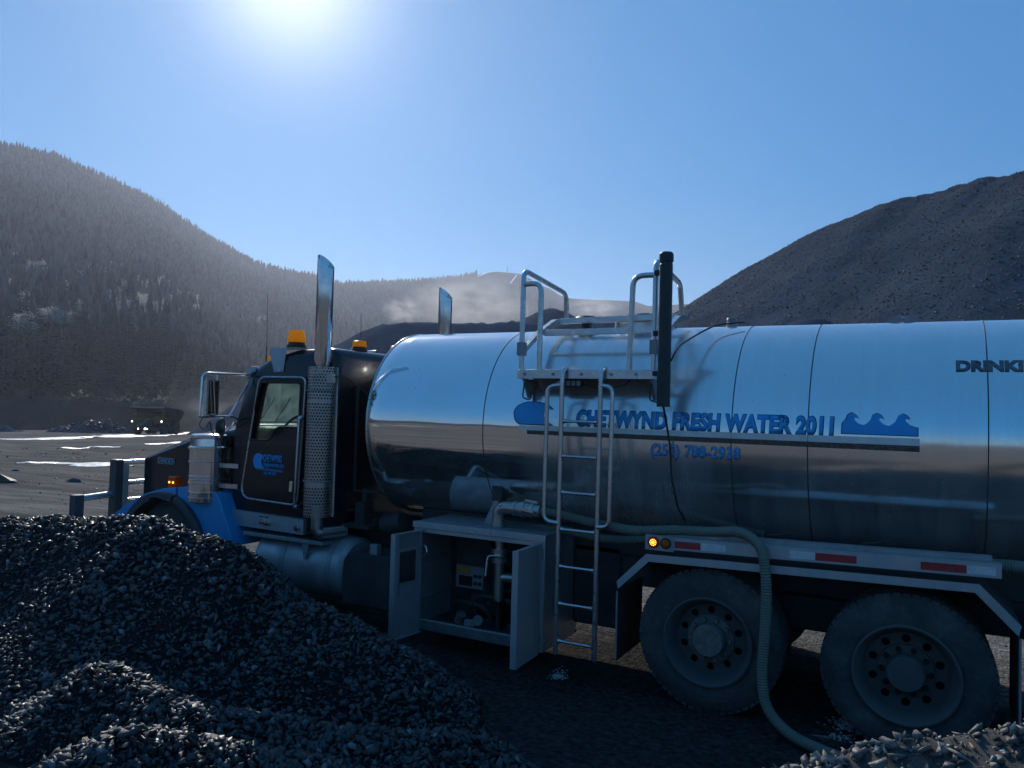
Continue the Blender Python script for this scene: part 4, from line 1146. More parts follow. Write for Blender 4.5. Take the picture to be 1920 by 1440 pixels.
guard = MB(); guard.box(-7.83, -7.70, 0.30, 0.415, 0.45, 1.50)
gd = guard.build('bumper_guard', M['bar_dark'], truck, 0, 0.012)
def gpart(name, fn, mat='bar_dark', bev=0.008):
    m = MB(); fn(m); return m.build(name, M[mat], gd, 35, bev)
gpart('guard_post', lambda m: m.box(-7.83, -7.70, mirror_y(0.415), mirror_y(0.30), 0.45, 1.50))
gpart('guard_plate', lambda m: m.box(-7.815, -7.715, 0.418, 0.505, 0.5, 1.42), 'aluminium')
for z in (1.45, 1.18, 0.95):
    gpart('guard_tube', lambda m: m.cyl((-7.76, 0.4152, z), (-7.76, mirror_y(0.416), z), 0.04), 'stainless', 0)
for s in (-1, 1):
    Y = (lambda y: y) if s < 0 else mirror_y
    gpart('guard_tube', lambda m: m.cyl((-7.76, Y(0.299), 1.055), (-7.76, Y(-0.10), 1.035), 0.042), 'stainless', 0)
    gpart('guard_post', lambda m: m.box(-7.82, -7.71, min(Y(-0.22), Y(-0.095)), max(Y(-0.22), Y(-0.095)), 0.45, 1.085))
gpart('bumper_beam', lambda m: m.box(-7.74, -7.56, -0.05, 2.43, 0.42, 0.70), 'chrome', 0.03)

# ---- cab
CY0, CY1 = 0.21, 2 * YC - 0.21
prof = [(-5.47, 0.93), (-4.02, 0.93), (-4.02, 2.90), (-4.60, 2.885), (-5.00, 2.80), (-5.24, 2.685), (-5.47, 1.96)]
m = MB(); m.prism(prof, [], XZ, CY0, CY1); me = m.mesh('cab')
bm = bmesh.new(); bm.from_mesh(me)
def is_edge(e, f): return all(f(v.co) for v in e.verts)
vert_rear = [e for e in bm.edges if is_edge(e, lambda c: abs(c.x + 4.02) < 1e-3) and abs(e.verts[0].co.z - e.verts[1].co.z) > 1]
top_e = [e for e in bm.edges if is_edge(e, lambda c: c.z > 2.6) and e not in vert_rear and e.calc_length() > 0.01 and (abs(e.verts[0].co.y - e.verts[1].co.y) < 1e-3 or is_edge(e, lambda c: abs(c.x + 4.02) < 1e-3))]
bmesh.ops.bevel(bm, geom=list({*vert_rear, *top_e}), offset=0.12, segments=4, affect='EDGES', profile=0.5)
bm.to_mesh(me); bm.free()
inner = MB(); inner.prism([(-5.38, 1.0), (-4.12, 1.0), (-4.12, 2.76), (-4.62, 2.75), (-5.0, 2.68), (-5.17, 2.62), (-5.39, 1.96)], [], XZ, CY0 + 0.10, CY1 - 0.10)
WIN = fillet([(-5.075, 2.515), (-4.465, 2.515), (-4.475, 2.03), (-4.80, 2.03), (-4.895, 1.875), (-5.225, 1.872)], [0.06, 0.06, 0.04, 0.07, 0.05, 0.05], 4, True)
WIN_in = fillet([(-5.075, 2.515), (-4.465, 2.515), (-4.475, 1.98), (-5.21, 1.87)], 0.06, 4, True)
c1 = MB(); c1.prism(WIN, [], XZ, CY0 - 0.3, CY0 + 0.3)
c2 = MB(); c2.prism(WIN_in, [], XZ, CY1 - 0.3, CY1 + 0.3)
def ws_cut():
    q = MB()
    for y0, y1 in ((CY0 + 0.14, YC - 0.035), (YC + 0.035, CY1 - 0.14)):
        q.prism([(-5.62, 2.06), (-5.30, 2.02), (-5.07, 2.60), (-5.36, 2.62)], [], XZ, y0, y1)
    return q
me = cut(me, [inner.mesh('a'), c1.mesh('b'), c2.mesh('c'), ws_cut().mesh('d')])
cab = link('cab', me, M['black_paint'], truck, 32)
for y0, y1 in ((CY0 + 0.143, YC - 0.038), (YC + 0.038, CY1 - 0.143)):
    m = MB(); m.prism([(-5.440, 2.065), (-5.432, 2.065), (-5.252, 2.612), (-5.260, 2.612)], [], XZ, y0, y1); m.build('windshield_pane', M['windshield'], cab, 0)
    for q in range(2):
        m = MB(); yy = y0 + 0.2 + 0.25 * q; m.bar((-5.452, yy, 2.07), (-5.362, yy + 0.15, 2.36), 0.02, 0.012); m.build('wiper', M['rubber'], cab)
# roof visor tip, cowl
m = MB(); m.prism([(-5.245, 2.70), (-5.36, 2.60), (-5.345, 2.585), (-5.19, 2.63)], [], XZ, CY0 - 0.015, CY1 + 0.015); m.build('sun_visor', M['aluminium'], cab, 0, 0.006)
# door with window, seal, handle, lettering
DOOR = fillet([(-5.085, 2.575), (-4.395, 2.575), (-4.455, 1.195), (-5.315, 1.215)], [0.09, 0.09, 0.10, 0.16], 6, True)
for s in (-1, 1):
    Y = (lambda y: y) if s < 0 else mirror_y
    w_ = WIN if s < 0 else WIN_in
    m = MB(); m.prism(DOOR, [w_], XZ, Y(CY0 - 0.022), Y(CY0 - 0.002)); d = m.build('door', M['black_paint'], truck, 30, 0.004)
    m = MB(); m.prism(w_, [], XZ, Y(CY0 + 0.012), Y(CY0 + 0.017)); m.build('window_pane', M['glass'], d, 0)
    m = MB(); m.tube([(p[0], Y(CY0 - 0.024), p[1]) for p in DOOR], 0.011, 8, True); m.build('door_seal', M['stainless'], d)
    m = MB(); m.tube([(p[0], Y(CY0 - 0.023), p[1]) for p in w_], 0.012, 6, True); m.build('window_seal', M['rubber'], d)
    m = MB(); m.prism(fillet([(-4.60, 1.30), (-4.495, 1.30), (-4.495, 1.47), (-4.60, 1.47)], 0.02, 3, True), [], XZ, Y(CY0 - 0.0225), Y(CY0 - 0.026)); m.build('handle_recess', M['hole'], d, 0)
    m = MB(); m.prism(fillet([(-4.565, 1.335), (-4.52, 1.335), (-4.51, 1.455), (-4.56, 1.455)], 0.012, 3, True), [], XZ, Y(CY0 - 0.0262), Y(CY0 - 0.048)); m.build('door_handle', M['chrome'], d, 0, 0.004)
    m = MB(); m.tube(fillet([(-4.425, Y(CY0 - 0.02), 2.135), (-4.425, Y(CY0 - 0.075), 2.13), (-4.45, Y(CY0 - 0.075), 1.20), (-4.45, Y(CY0 - 0.02), 1.19)], 0.02, 3), 0.013, 8)
    for z in (2.135, 1.19): m.ball((-4.425 - (0.025 if z < 2 else 0), Y(CY0 - 0.05), z), 0.03, 10, 6)
    m.build('grab_rail', M['stainless'], truck)
    if s < 0: near_door = d
def on_door(x0, z0): return lambda x, y: ((x0 + x, CY0 - 0.0235, z0 + y), (0, -1, 0))
flat_on(fit_text('CHETWYND', 0.285, 0.082, offset=0.03), on_door(-4.985, 1.635), 0, 'lettering', M['decal_blue'], near_door)
flat_on(fit_text('FRESH WATER 2011', 0.305, 0.042, offset=0.03), on_door(-4.975, 1.578), 0, 'lettering', M['decal_blue'], near_door)
flat_on(fit_text('250-788-2938', 0.19, 0.032, offset=0.02), on_door(-4.97, 1.495), 0, 'lettering', M['decal_blue'], near_door)
flat_on(poly_mesh([(0, 0), (0.42, -0.012), (0.42, -0.006), (0, 0.006)]), on_door(-5.10, 1.560), 0, 'decal_line', M['decal_blue'], near_door)
flat_on(poly_mesh([(0, 0), (0.40, -0.012), (0.40, -0.008), (0, 0.004)]), on_door(-5.09, 1.547), 0, 'decal_line', M['decal_blue'], near_door)
def swoosh(w, h):
    """a breaking wave: round back, hooked crest, hollow face, flat foot"""
    out = [(0.17, 0.0), (0.08, 0.10), (0.03, 0.26), (0.0, 0.50), (0.03, 0.68), (0.09, 0.81), (0.20, 0.92), (0.32, 0.98), (0.45, 1.0), (0.60, 0.98), (0.74, 0.93), (0.87, 0.83), (0.97, 0.68),
           (0.88, 0.70), (0.80, 0.67), (0.75, 0.59), (0.73, 0.45), (0.76, 0.30), (0.83, 0.16), (0.92, 0.06), (1.0, 0.0)]
    return [(p[0] * w, p[1] * h) for p in reversed(out)]
flat_on(poly_mesh(swoosh(0.17, 0.16)), on_door(-5.135, 1.565), 0, 'wave_decal', M['decal_blue'], near_door)
# skirt panel with knobs under the door
m = MB(); m.prism([(-5.46, 1.075), (-4.335, 1.055), (-4.335, 0.895), (-5.34, 0.905)], [], XZ, CY0 - 0.05, CY0 + 0.10); sk = m.build('step_panel', M['aluminium'], truck, 0, 0.006)
for x, z, r in ((-4.935, 0.982, 0.030), (-4.85, 0.978, 0.030), (-4.415, 0.965, 0.036)):
    m = MB(); m.lathe([(r, 0), (r, 0.02), (r * 0.8, 0.035), (0, 0.038)], (x, CY0 - 0.0505, z), (0, -1, 0), 14); m.build('knob', M['chrome'], sk)
for x in (-4.95, -4.87):
    m = MB(); m.box(x - 0.025, x + 0.025, CY0 - 0.054, CY0 - 0.0505, 1.030, 1.042); m.build('vent_slot', M['hole'], sk)
# roof: brackets, beacons, lamps, antennas
m = MB(); m.prism([(-4.965, 2.895), (-4.705, 2.895), (-4.745, 2.635), (-4.885, 2.635)], [], XZ, CY0 - 0.012, CY0 - 0.006)
m.box(-4.965, -4.55, CY0 - 0.012, CY0 + 0.20, 2.8955, 2.902); br = m.build('beacon_bracket', M['white_metal'], truck, 0)
for x, z in ((-4.86, 2.655), (-4.77, 2.655)):
    m = MB(); m.cyl((x, CY0 - 0.0125, z), (x, CY0 - 0.02, z), 0.009, n=8); m.build('bolt', M['galv'], br)
def beacon(x, y, z, s=1.0, low=False):
    m = MB(); m.lathe([(0, 0), (0.105 * s, 0), (0.105 * s, 0.03 * s), (0.088 * s, 0.05 * s), (0.088 * s, 0.062 * s), (0, 0.062 * s)], (x, y, z), (0, 0, 1), 24); b = m.build('beacon', M['rubber'], truck, 40)
    m = MB(); h = 0.07 if low else 0.135
    m.lathe([(0.098 * s, 0.0625 * s), (0.098 * s, 0.08 * s), (0.088 * s, h * 0.9 + 0.062 * s), (0.074 * s, h + 0.062 * s), (0, h + 0.064 * s)], (x, y, z), (0, 0, 1), 24, True); m.build('beacon_lens', M['amber'], b, 40)
    return b
beacon(-4.66, CY0 + 0.09, 2.9025, 0.98)
for x_, y_ in ((-4.22, 0.84), (-4.22, 2 * YC - 0.84)): beacon(x_, y_, 2.90, 0.85, True)
for y in (0.42, 0.80, YC, 1.58, 1.96):
    m = MB(); m.ball((-5.14, y, 2.775), 0.075, 12, 8, (1.0, 0.9, 0.75)); m.build('clearance_lamp', M['amber'], truck)
for y, z1 in ((0.36, 3.54), (2.02, 3.52)):
    m = MB(); m.tube([(-5.17, y, 2.70), (-5.175, y, 2.95), (-5.19, y, z1)], [0.010, 0.004, 0.003], 6); m.build('antenna', M['frame_dark'], truck)
# far corner roof air horn and cab rear wall fittings
m = MB(); m.lathe([(0.02, 0), (0.025, 0.25), (0.07, 0.36)], (-4.5, 1.5, 2.95), (-1, 0, 0), 14); m.build('air_horn', M['chrome'], truck)
# interior
m = MB(); m.prism([(-5.38, 1.3), (-5.08, 1.3), (-5.06, 1.86), (-5.14, 2.0), (-5.37, 2.02)], [], XZ, CY0 + 0.13, CY1 - 0.13); m.build('dashboard', M['dark_inside'], truck, 0, 0.03)
m = MB(); m.box(-5.36, -4.13, CY0 + 0.11, CY1 - 0.11, 1.005, 1.03); m.build('cab_floor', M['dark_inside'], truck)
for y in (CY0 + 0.42, CY1 - 0.42):
    m = MB(); m.box(-4.72, -4.25, y - 0.24, y + 0.24, 1.45, 1.60); st_ = m.build('seat', M['seat'], truck, 0, 0.04)
    m = MB(); m.prism([(-4.33, 1.56), (-4.20, 1.56), (-4.14, 2.18), (-4.24, 2.18)], [], XZ, y - 0.23, y + 0.23); m.build('backrest', M['seat'], st_, 0, 0.04)
    m = MB(); m.box(-4.70, -4.3, y - 0.15, y + 0.15, 1.03, 1.449); m.build('seat_base', M['dark_inside'], st_)
sw = MB(); cx_, cy_, cz_ = -4.95, CY0 + 0.42, 1.97
Rm = Matrix.Rotation(rad(-62), 3, 'Y')
sw.tube([Vector((cx_, cy_, cz_)) + Rm @ Vector((0, 0.20 * math.cos(t), 0.20 * math.sin(t))).xzy.xzy if False else Vector((cx_ + 0.10 * math.sin(t), cy_ + 0.21 * math.cos(t), cz_ + 0.18 * math.sin(t))) for t in np.linspace(0, 2 * PI, 28, endpoint=False)], 0.016, 8, True)
swo = sw.build('steering_wheel', M['rubber'], truck)
m = MB(); m.cyl((cx_, cy_, cz_), (cx_ - 0.3, cy_, cz_ - 0.25), 0.03); m.bar((cx_, cy_ - 0.2, cz_), (cx_, cy_ + 0.2, cz_), 0.03, 0.02); m.build('steering_column', M['rubber'], swo)
m = MB(); m.tube(fillet([(-5.07, CY1 - 0.13, 1.95), (-5.03, CY1 - 0.16, 2.0), (-4.98, CY1 - 0.16, 2.3), (-5.02, CY1 - 0.13, 2.36)], 0.04), 0.016, 8); m.build('grab_handle', M['rubber'], truck)
# back wall: grab bars, airlines
m = MB(); m.cyl((-3.985, 0.55, 1.35), (-3.985, 0.55, 2.5), 0.018, n=8); m.build('rear_grab_rail', M['frame_dark'], truck)
for k in range(6):
    y = 0.45 + 0.06 * k; pts = fillet([(-4.0, y, 1.15), (-3.85, y + 0.05, 1.2 - 0.03 * k), (-3.7, y + 0.1 - 0.04 * k, 0.95 + 0.04 * k), (-3.5, y + 0.2, 1.06), (-3.3, y + 0.25, 1.0)], 0.08)
    m = MB(); m.tube(pts, 0.012, 6); m.build('air_line', M['hose_dark'], truck)
m = MB(); m.box(-3.98, -3.62, 0.35, 1.0, 0.995, 1.03); m.build('deck_plate', M['frame_dark'], truck)
m = MB(); m.box(-3.86, -3.74, 0.42, 0.58, 1.03, 1.26); m.cyl((-3.80, 0.5, 1.26), (-3.80, 0.5, 1.40), 0.03, n=10); m.box(-3.92, -3.60, 0.48, 0.52, 1.36, 1.385); m.build('air_line_bracket', M['frame_dark'], truck)
m = MB(); m.lathe([(0.0, 0), (0.11, 0.0), (0.12, 0.03), (0.12, 0.2), (0.1, 0.24), (0, 0.25)], (-3.55, 0.55, 1.03), (1, 0, 0.25), 16); m.build('air_tank', M['frame_dark'], truck)

# ---- exhaust stacks
def exhaust(x, y):
    m = MB(); n = 28; r = 0.088; z0, zt = 2.68, 3.775
    m.lathe([(0.058, z0 - 0.10), (0.06, z0), (r, z0 + 0.07), (r, zt), (r - 0.006, zt), (r - 0.008, zt - 0.5)], (x, y, 0), (0, 0, 1), n)
    m.v = [(p[0], p[1], p[2] - (p[0] - x) * 0.95 * (1 if p[2] > zt - 0.01 else 0)) for p in m.v]
    st = m.build('exhaust_stack', M['chrome'], truck, 40)
    m = MB(); m.tube(fillet([(x, y, 2.62), (x, y, 0.99), (x + 0.02, y + 0.02, 0.955), (x + 0.10, y + 0.32, 0.95)], 0.14, 8), 0.062, 16); m.build('muffler_pipe', M['guard_steel'], st)
    m = MB(); m.cyl((x, y, 1.25), (x, y, 2.60), 0.10, n=20); m.build('muffler', M['frame_dark'], st)
    # perforated heat guard, holes punched through
    R_, cell = 0.143, 0.0305; th0, th1 = rad(-195), rad(15) ; cols_ = int((th1 - th0) * R_ / cell); rows = 50; za, zb = 1.135, 2.675; dz = (zb - za) / rows
    m = MB()
    def P(a, z): return (x + R_ * math.cos(a), y + R_ * math.sin(a), z)
    da = (th1 - th0) / cols_; hr = 0.0108
    for j in range(rows):
        off = da / 2 if j % 2 else 0.0; plain = j in (10, 11, 38) 
        for i in range(cols_ - (1 if off else 0)):
            a = th0 + off + (i + 0.5) * da; z = za + (j + 0.5) * dz
            o8 = [(da / 2, 0), (da / 2, dz / 2), (0, dz / 2), (-da / 2, dz / 2), (-da / 2, 0), (-da / 2, -dz / 2), (0, -dz / 2), (da / 2, -dz / 2)]
            outer = [P(a + u, z + w) for u, w in o8]
            if plain: m.add(outer, [tuple(range(8))]); continue
            hole = [P(a + hr / R_ * math.cos(PI / 4 * k), z + hr * math.sin(PI / 4 * k)) for k in range(8)]
            m.add(outer + hole, [(k, (k + 1) % 8, 8 + (k + 1) % 8, 8 + k) for k in range(8)])
        if off:
            for b in (th0, th1 - off): m.add([P(b, za + j * dz), P(b + off, za + j * dz), P(b + off, za + (j + 1) * dz), P(b, za + (j + 1) * dz)], [(0, 1, 2, 3)])
    for a_ in (th1,):
        m.add([P(a_, za), P(a_ + 0.001, za), (x + R_ * math.cos(a_) + 0.03, y + R_ * math.sin(a_) + 0.02, za), (x + R_ * math.cos(a_) + 0.03, y + R_ * math.sin(a_) + 0.02, zb), P(a_, zb)], [(0, 2, 3, 4)])
    m.build('heat_guard', M['guard_steel'], st, 60)
    for z in (2.43, 1.5):
        m = MB(); m.tube([(x + 0.152 * math.cos(t), y + 0.152 * math.sin(t), z) for t in np.linspace(th0, th1, 24)], 0.008, 6); m.build('clamp', M['galv'], st)
    return st
exhaust(-4.05, 0.055)
exhaust(-4.05, mirror_y(0.055))
# small work lamp hung beside the guard
m = MB(); m.box(-3.93, -3.86, -0.02, 0.05, 2.50, 2.60); wl = m.build('work_lamp', M['guard_steel'], truck, 0, 0.008)
m = MB(); m.tube(fillet([(-3.86, 0.02, 2.57), (-3.82, 0.10, 2.60), (-3.74, 0.22, 2.50), (-3.70, 0.40, 2.40), (-3.9, 0.6, 2.42)], 0.05), 0.006, 6); m.build('lamp_cable', M['hose_dark'], wl)
m = MB(); m.cyl((-3.93, 0.03, 2.55), (-4.0, 0.02, 2.55), 0.05, n=12); m.build('lamp_bracket', M['frame_dark'], wl)

# ---- air cleaner
ax_, ay_ = -5.76, 0.10
m = MB(); m.lathe([(0.0, 1.14), (0.188, 1.14), (0.20, 1.15), (0.20, 1.24), (0.203, 1.245), (0.203, 1.265), (0.2, 1.27), (0.2, 1.42), (0.204, 1.425), (0.204, 1.445), (0.2, 1.45), (0.2, 1.74), (0.218, 1.745), (0.218, 1.765), (0.196, 1.78), (0.192, 1.86), (0.2, 1.87), (0.2, 1.90), (0.17, 1.915), (0.0, 1.92)], (ax_, ay_, 0), (0, 0, 1), 36)
ac = m.build('air_cleaner', M['chrome'], truck, 30)
for z in (1.20, 1.36, 1.40, 1.60):
    m = MB(); m.tube([(ax_ + 0.203 * math.cos(t), ay_ + 0.203 * math.sin(t), z) for t in np.linspace(0, 2 * PI, 36, endpoint=False)], 0.004, 6, True); m.build('band', M['stainless'], ac)
for z in (1.33, 1.56):
    m = MB(); m.bar((ax_ + 0.18, ay_ + 0.06, z), (-5.38, CY0 - 0.001, z), 0.03, 0.05); m.build('mounting_strap', M['stainless'], ac)
m = MB(); m.tube(fillet([(ax_, ay_ + 0.19, 1.82), (ax_, 0.45, 1.84)], 0.02), 0.07, 14); m.build('intake_pipe', M['rubber'], ac)
# red mark left on the hood side behind the air cleaner
flat_on(poly_mesh([(-0.03, 0.45), (0.08, 0.45), (0.10, 0.02), (0.03, 0.0), (-0.04, 0.03), (0.0, 0.2), (-0.06, 0.26), (-0.06, 0.33)]), lambda x, y: ((-6.30 + x, YC - 0.775 - (-6.30 + x + 6.3) * 0.081 - 0.003, 1.30 + y), (0, -1, 0)), 0, 'red_decal', M['red_paint'], hood, 0.002)

# ---- west coast mirrors
def mirrors(s):
    Y = (lambda y: y) if s < 0 else mirror_y
    m = MB(); X = -5.25
    m.tube(fillet([(X + 0.03, Y(CY0 + 0.01), 2.595), (X, Y(-0.40), 2.590), (X - 0.01, Y(-0.44), 2.56), (X - 0.01, Y(-0.455), 2.125)], 0.06, 5), 0.013, 8)
    mr = m.build('mirror_arm', M['chrome'], truck)
    def p(name, fn, mat='chrome'):
        q = MB(); fn(q); return q.build(name, M[mat], mr, 40)
    p('mirror_arm_lower', lambda q: q.tube(fillet([(-5.40, Y(CY0 + 0.0), 2.085), (-5.30, Y(0.0), 2.13), (X - 0.01, Y(-0.30), 2.122), (X - 0.01, Y(-0.47), 2.122)], 0.06), 0.012, 8))
    p('mirror_brace', lambda q: q.cyl((-5.235, Y(CY0 - 0.01), 2.565), (X - 0.005, Y(-0.07), 2.125), 0.010, n=8))
    p('mirror_rod', lambda q: q.cyl((X - 0.01, Y(-0.245), 2.585), (X - 0.01, Y(-0.265), 2.125), 0.008, n=8))
    p('mirror_rod', lambda q: q.cyl((X + 0.035, Y(-0.33), 2.52), (X + 0.035, Y(-0.29), 2.13), 0.006, n=6))
    p('mirror_housing', lambda q: q.box(X - 0.045, X + 0.005, min(Y(-0.385), Y(-0.225)), max(Y(-0.385), Y(-0.225)), 2.14, 2.515), 'stainless')
    p('mirror_face', lambda q: q.box(X + 0.0055, X + 0.010, min(Y(-0.372), Y(-0.238)), max(Y(-0.372), Y(-0.238)), 2.155, 2.50), 'mirror')
    p('convex_mirror', lambda q: q.lathe([(0.0, -0.06), (0.07, -0.045), (0.098, 0.0), (0.102, 0.012), (0.096, 0.02)], (X + 0.03, Y(-0.20), 2.015), (0.8, -0.6 * s, 0), 24), 'frame_dark')
    p('convex_glass', lambda q: q.lathe([(0.097, 0.0), (0.07, 0.018), (0.035, 0.028), (0, 0.031)], (X + 0.048, Y(-0.204), 2.015), (0.8, -0.6 * s, 0), 24), 'mirror')
    p('mirror_lamp', lambda q: q.ball((X - 0.02, Y(-0.30), 2.145), 0.04, 10, 6, (1, 1, 0.45)), 'chrome')
    p('mirror_cable', lambda q: q.tube(fillet([(X, Y(-0.42), 2.12), (X - 0.02, Y(-0.46), 2.03), (X - 0.02, Y(-0.36), 1.98), (X, Y(-0.33), 2.10), (X, Y(-0.3), 1.95), (X, Y(-0.2), 1.88), (X, Y(-0.05), 2.0), (-5.38, Y(0.12), 2.07), (-5.40, Y(CY0), 2.0)], 0.06), 0.006, 6), 'hose_dark')
for s in (-1, 1): mirrors(s)

# ---- fuel tank, battery box
def fuel_tank(s):
    Y = (lambda y: y) if s < 0 else mirror_y
    yc, zc, r = Y(0.44), 0.56, 0.33
    m = MB(); m.lathe([(0, 0), (r - 0.05, 0.0), (r, 0.04), (r, 1.20), (r - 0.05, 1.24), (0, 1.24)], (-5.02, yc, zc), (1, 0, 0), 40); ft = m.build('fuel_tank', M['aluminium'], truck, 35)
    for x in (-4.62, -3.98):
        m = MB(); m.lathe([(r + 0.001, 0), (r + 0.008, 0.002), (r + 0.008, 0.058), (r + 0.001, 0.06)], (x, yc, zc), (1, 0, 0), 40); m.build('tank_strap', M['galv'], ft, 35)
    m = MB(); m.box(-5.15, -4.00, min(Y(0.09), Y(0.26)), max(Y(0.09), Y(0.26)), 0.825, 0.865); stp = m.build('tank_step', M['galv'], ft, 0, 0.006)
    m = MB()
    for k in range(19): m.box(-5.12 + k * 0.058, -5.09 + k * 0.058, min(Y(0.11), Y(0.24)), max(Y(0.11), Y(0.24)), 0.866, 0.874)
    o_ = m.build('step_tread', M['frame_dark'], ft)
    m = MB(); m.prism([(-4.30, 0.825), (-4.20, 0.825), (-4.235, 0.66), (-4.262, 0.66)], [], XZ, Y(0.105), Y(0.125)); m.build('step_bracket', M['galv'], ft)
    m = MB(); m.prism(fillet([(-3.735, 0.285), (-3.02, 0.285), (-3.02, 0.66), (-3.10, 0.80), (-3.66, 0.80), (-3.735, 0.72)], 0.04, 3, True), [], XZ, Y(0.12), Y(0.73)); bb = m.build('battery_box', M['frame_dark'], truck, 0, 0.02)
    m = MB(); m.box(-3.42, -3.33, min(Y(0.14), Y(0.20)), max(Y(0.14), Y(0.20)), 0.802, 0.90); m.build('latch', M['galv'], bb)
    m = MB(); m.box(-3.75, -3.0, min(Y(0.14), Y(0.70)), max(Y(0.14), Y(0.70)), 0.262, 0.284); m.build('box_tray', M['frame_dark'], bb)
for s in (-1, 1): fuel_tank(s)

# ---- the tank
def tank_surf(x, phi, out=0.0):
    """phi 0 = level with the axis on the near side, growing upwards"""
    return (x, YC - (RY + out) * math.cos(phi), ZC + (RZ + out) * math.sin(phi))
m = MB(); n = 128; xs = [TX0, TX0 + 0.02] + list(np.linspace(-3.4, TX1 - 0.02, 12)) + [TX1]
vs = []; fs = []
for i, x in enumerate(xs):
    q = -0.008 if i in (0, len(xs) - 1) else 0
    for k in range(n):
        a = 2 * PI * k / n; vs.append((x, YC - (RY + q) * math.cos(a), ZC + (RZ + q) * math.sin(a)))
for i in range(len(xs) - 1):
    for k in range(n): fs.append((i * n + k, i * n + (k + 1) % n, (i + 1) * n + (k + 1) % n, (i + 1) * n + k))
def dish(base, x0, sgn):
    rings = [(0.985, 0.0), (0.97, 0.03), (0.85, 0.10), (0.6, 0.16), (0.3, 0.19), (0.02, 0.2)]
    prev = base
    for f_, d_ in rings:
        o = len(vs)
        for k in range(n):
            a = 2 * PI * k / n; vs.append((x0 + sgn * d_, YC - RY * f_ * math.cos(a), ZC + RZ * f_ * math.sin(a)))
        for k in range(n): fs.append((prev + k, prev + (k + 1) % n, o + (k + 1) % n, o + k))
        prev = o
    fs.append(tuple(prev + k for k in range(n)))
dish(0, TX0, -1); dish((len(xs) - 1) * n, TX1, 1)
m.add(vs, fs); tank = m.build('tank', M['tank'], truck, 30)
def ring(name, x, r, out, mat, sx=1.0):
    q = MB(); q.tube([tank_surf(x, t, out) for t in np.linspace(0, 2 * PI, 128, endpoint=False)], r, 6, True); return q.build(name, M[mat], tank, 60)
ring('rim_bead', TX0 - 0.004, 0.010, -0.004, 'stainless')
for x in (-2.19, 0.11, 0.685, 1.86, 2.9): ring('seam', x, 0.0045, 0.0005, 'frame_dark')
# lettering and stripe wrapped on the shell
def on_tank(x0, phi0, slope=0.0, out=0.003):
    def f(x, y):
        ph = phi0 + (y + slope * x) / RZ
        return tank_surf(x0 + x, ph, out), (0, -math.cos(ph), math.sin(ph))
    return f
def zphi(z): return math.asin((z - ZC) / RZ)
def outlined(body, w, h, x0, z0, front, back, off=0.05, shear=0.0, edge=0.007, slope=0.0, name='lettering'):
    a = fit_text(body, w, h, offset=off, shear=shear, spacing=1.04)
    b = fit_text(body, w + edge * 2, h + edge * 2, offset=off + 0.02, shear=shear, spacing=1.04)
    flat_on(b, on_tank(x0 - edge, zphi(z0) - edge, slope, 0.002), 5, name + '_outline', M[back], tank, 0.0015)
    flat_on(a, on_tank(x0, zphi(z0), slope, 0.0045), 5, name, M[front], tank, 0.0015)
outlined('CHETWYND FRESH WATER 2011', 2.10, 0.142, -1.235, 2.163, 'decal_blue', 'decal_dark', 0.045, 0.04)
outlined('(250) 788-2938', 0.73, 0.125, -0.55, 1.915, 'decal_blue', 'decal_dark', 0.02, 0.04, 0.004)
flat_on(fit_text('DRINKING', 0.60, 0.105, offset=0.06), on_tank(1.665, zphi(2.655)), 4, 'lettering', M['decal_grey'], tank, 0.0015)
sw0 = swoosh(0.40, 0.20)
flat_on(poly_mesh([(p[0] * 1.05 - 0.012, p[1] * 1.10 - 0.010) for p in sw0]), on_tank(-1.86, zphi(2.165), 0, 0.002), 6, 'wave_outline', M['decal_dark'], tank, 0.0015)
flat_on(poly_mesh(sw0), on_tank(-1.86, zphi(2.165), 0, 0.0045), 6, 'wave_decal', M['decal_blue'], tank, 0.0015)
def crests(w, h):
    out = [(0, 0), (w, 0), (w, h * 0.42)]; n = 3; p = w / n
    seg = []
    for k in range(n):
        x0 = p * k
        seg += [(x0 + p * 0.02, h * 0.50), (x0 + p * 0.16, h * 0.66), (x0 + p * 0.24, h * 0.90), (x0 + p * 0.42, h * 1.0), (x0 + p * 0.60, h * 0.90), (x0 + p * 0.70, h * 0.74), (x0 + p * 0.52, h * 0.80), (x0 + p * 0.50, h * 0.66), (x0 + p * 0.66, h * 0.50), (x0 + p * 0.88, h * 0.42)]
    seg = [(min(a, w), b) for a, b in seg]
    return [(0, 0), (w, 0), (w, h * 0.40)] + list(reversed(seg))
cr = crests(0.50, 0.155)
flat_on(poly_mesh([(p[0] * 1.03 - 0.008, p[1] * 1.08 - 0.006) for p in cr]), on_tank(0.925, zphi(2.185), 0, 0.002), 4, 'wave_outline', M['decal_dark'], tank, 0.0015)
flat_on(poly_mesh(cr), on_tank(0.925, zphi(2.185), 0, 0.0045), 4, 'wave_decal', M['decal_blue'], tank, 0.0015)
def band(x0, x1, z0, z1, z0b, z1b, mat, name):
    me = bpy.data.meshes.new(name); k = 24; V = []; Fq = []
    for i in range(k + 1):
        t = i / k; V += [((x1 - x0) * t, z0 + (z0b - z0) * t, 0), ((x1 - x0) * t, z1 + (z1b - z1) * t, 0)]
    Fq = [(2 * i, 2 * i + 2, 2 * i + 3, 2 * i + 1) for i in range(k)]
    me.from_pydata(V, [], Fq)
    flat_on(me, lambda x, y: on_tank(x0, 0)(x, math.asin((y - ZC) / RZ)), 0, name, M[mat], tank, 0.0012)
band(-1.8, 1.44, 2.110, 2.150, 2.115, 2.166, 'decal_white', 'pale_stripe')
band(-1.72, 1.44, 2.072, 2.108, 2.070, 2.113, 'decal_brown', 'brown_stripe')
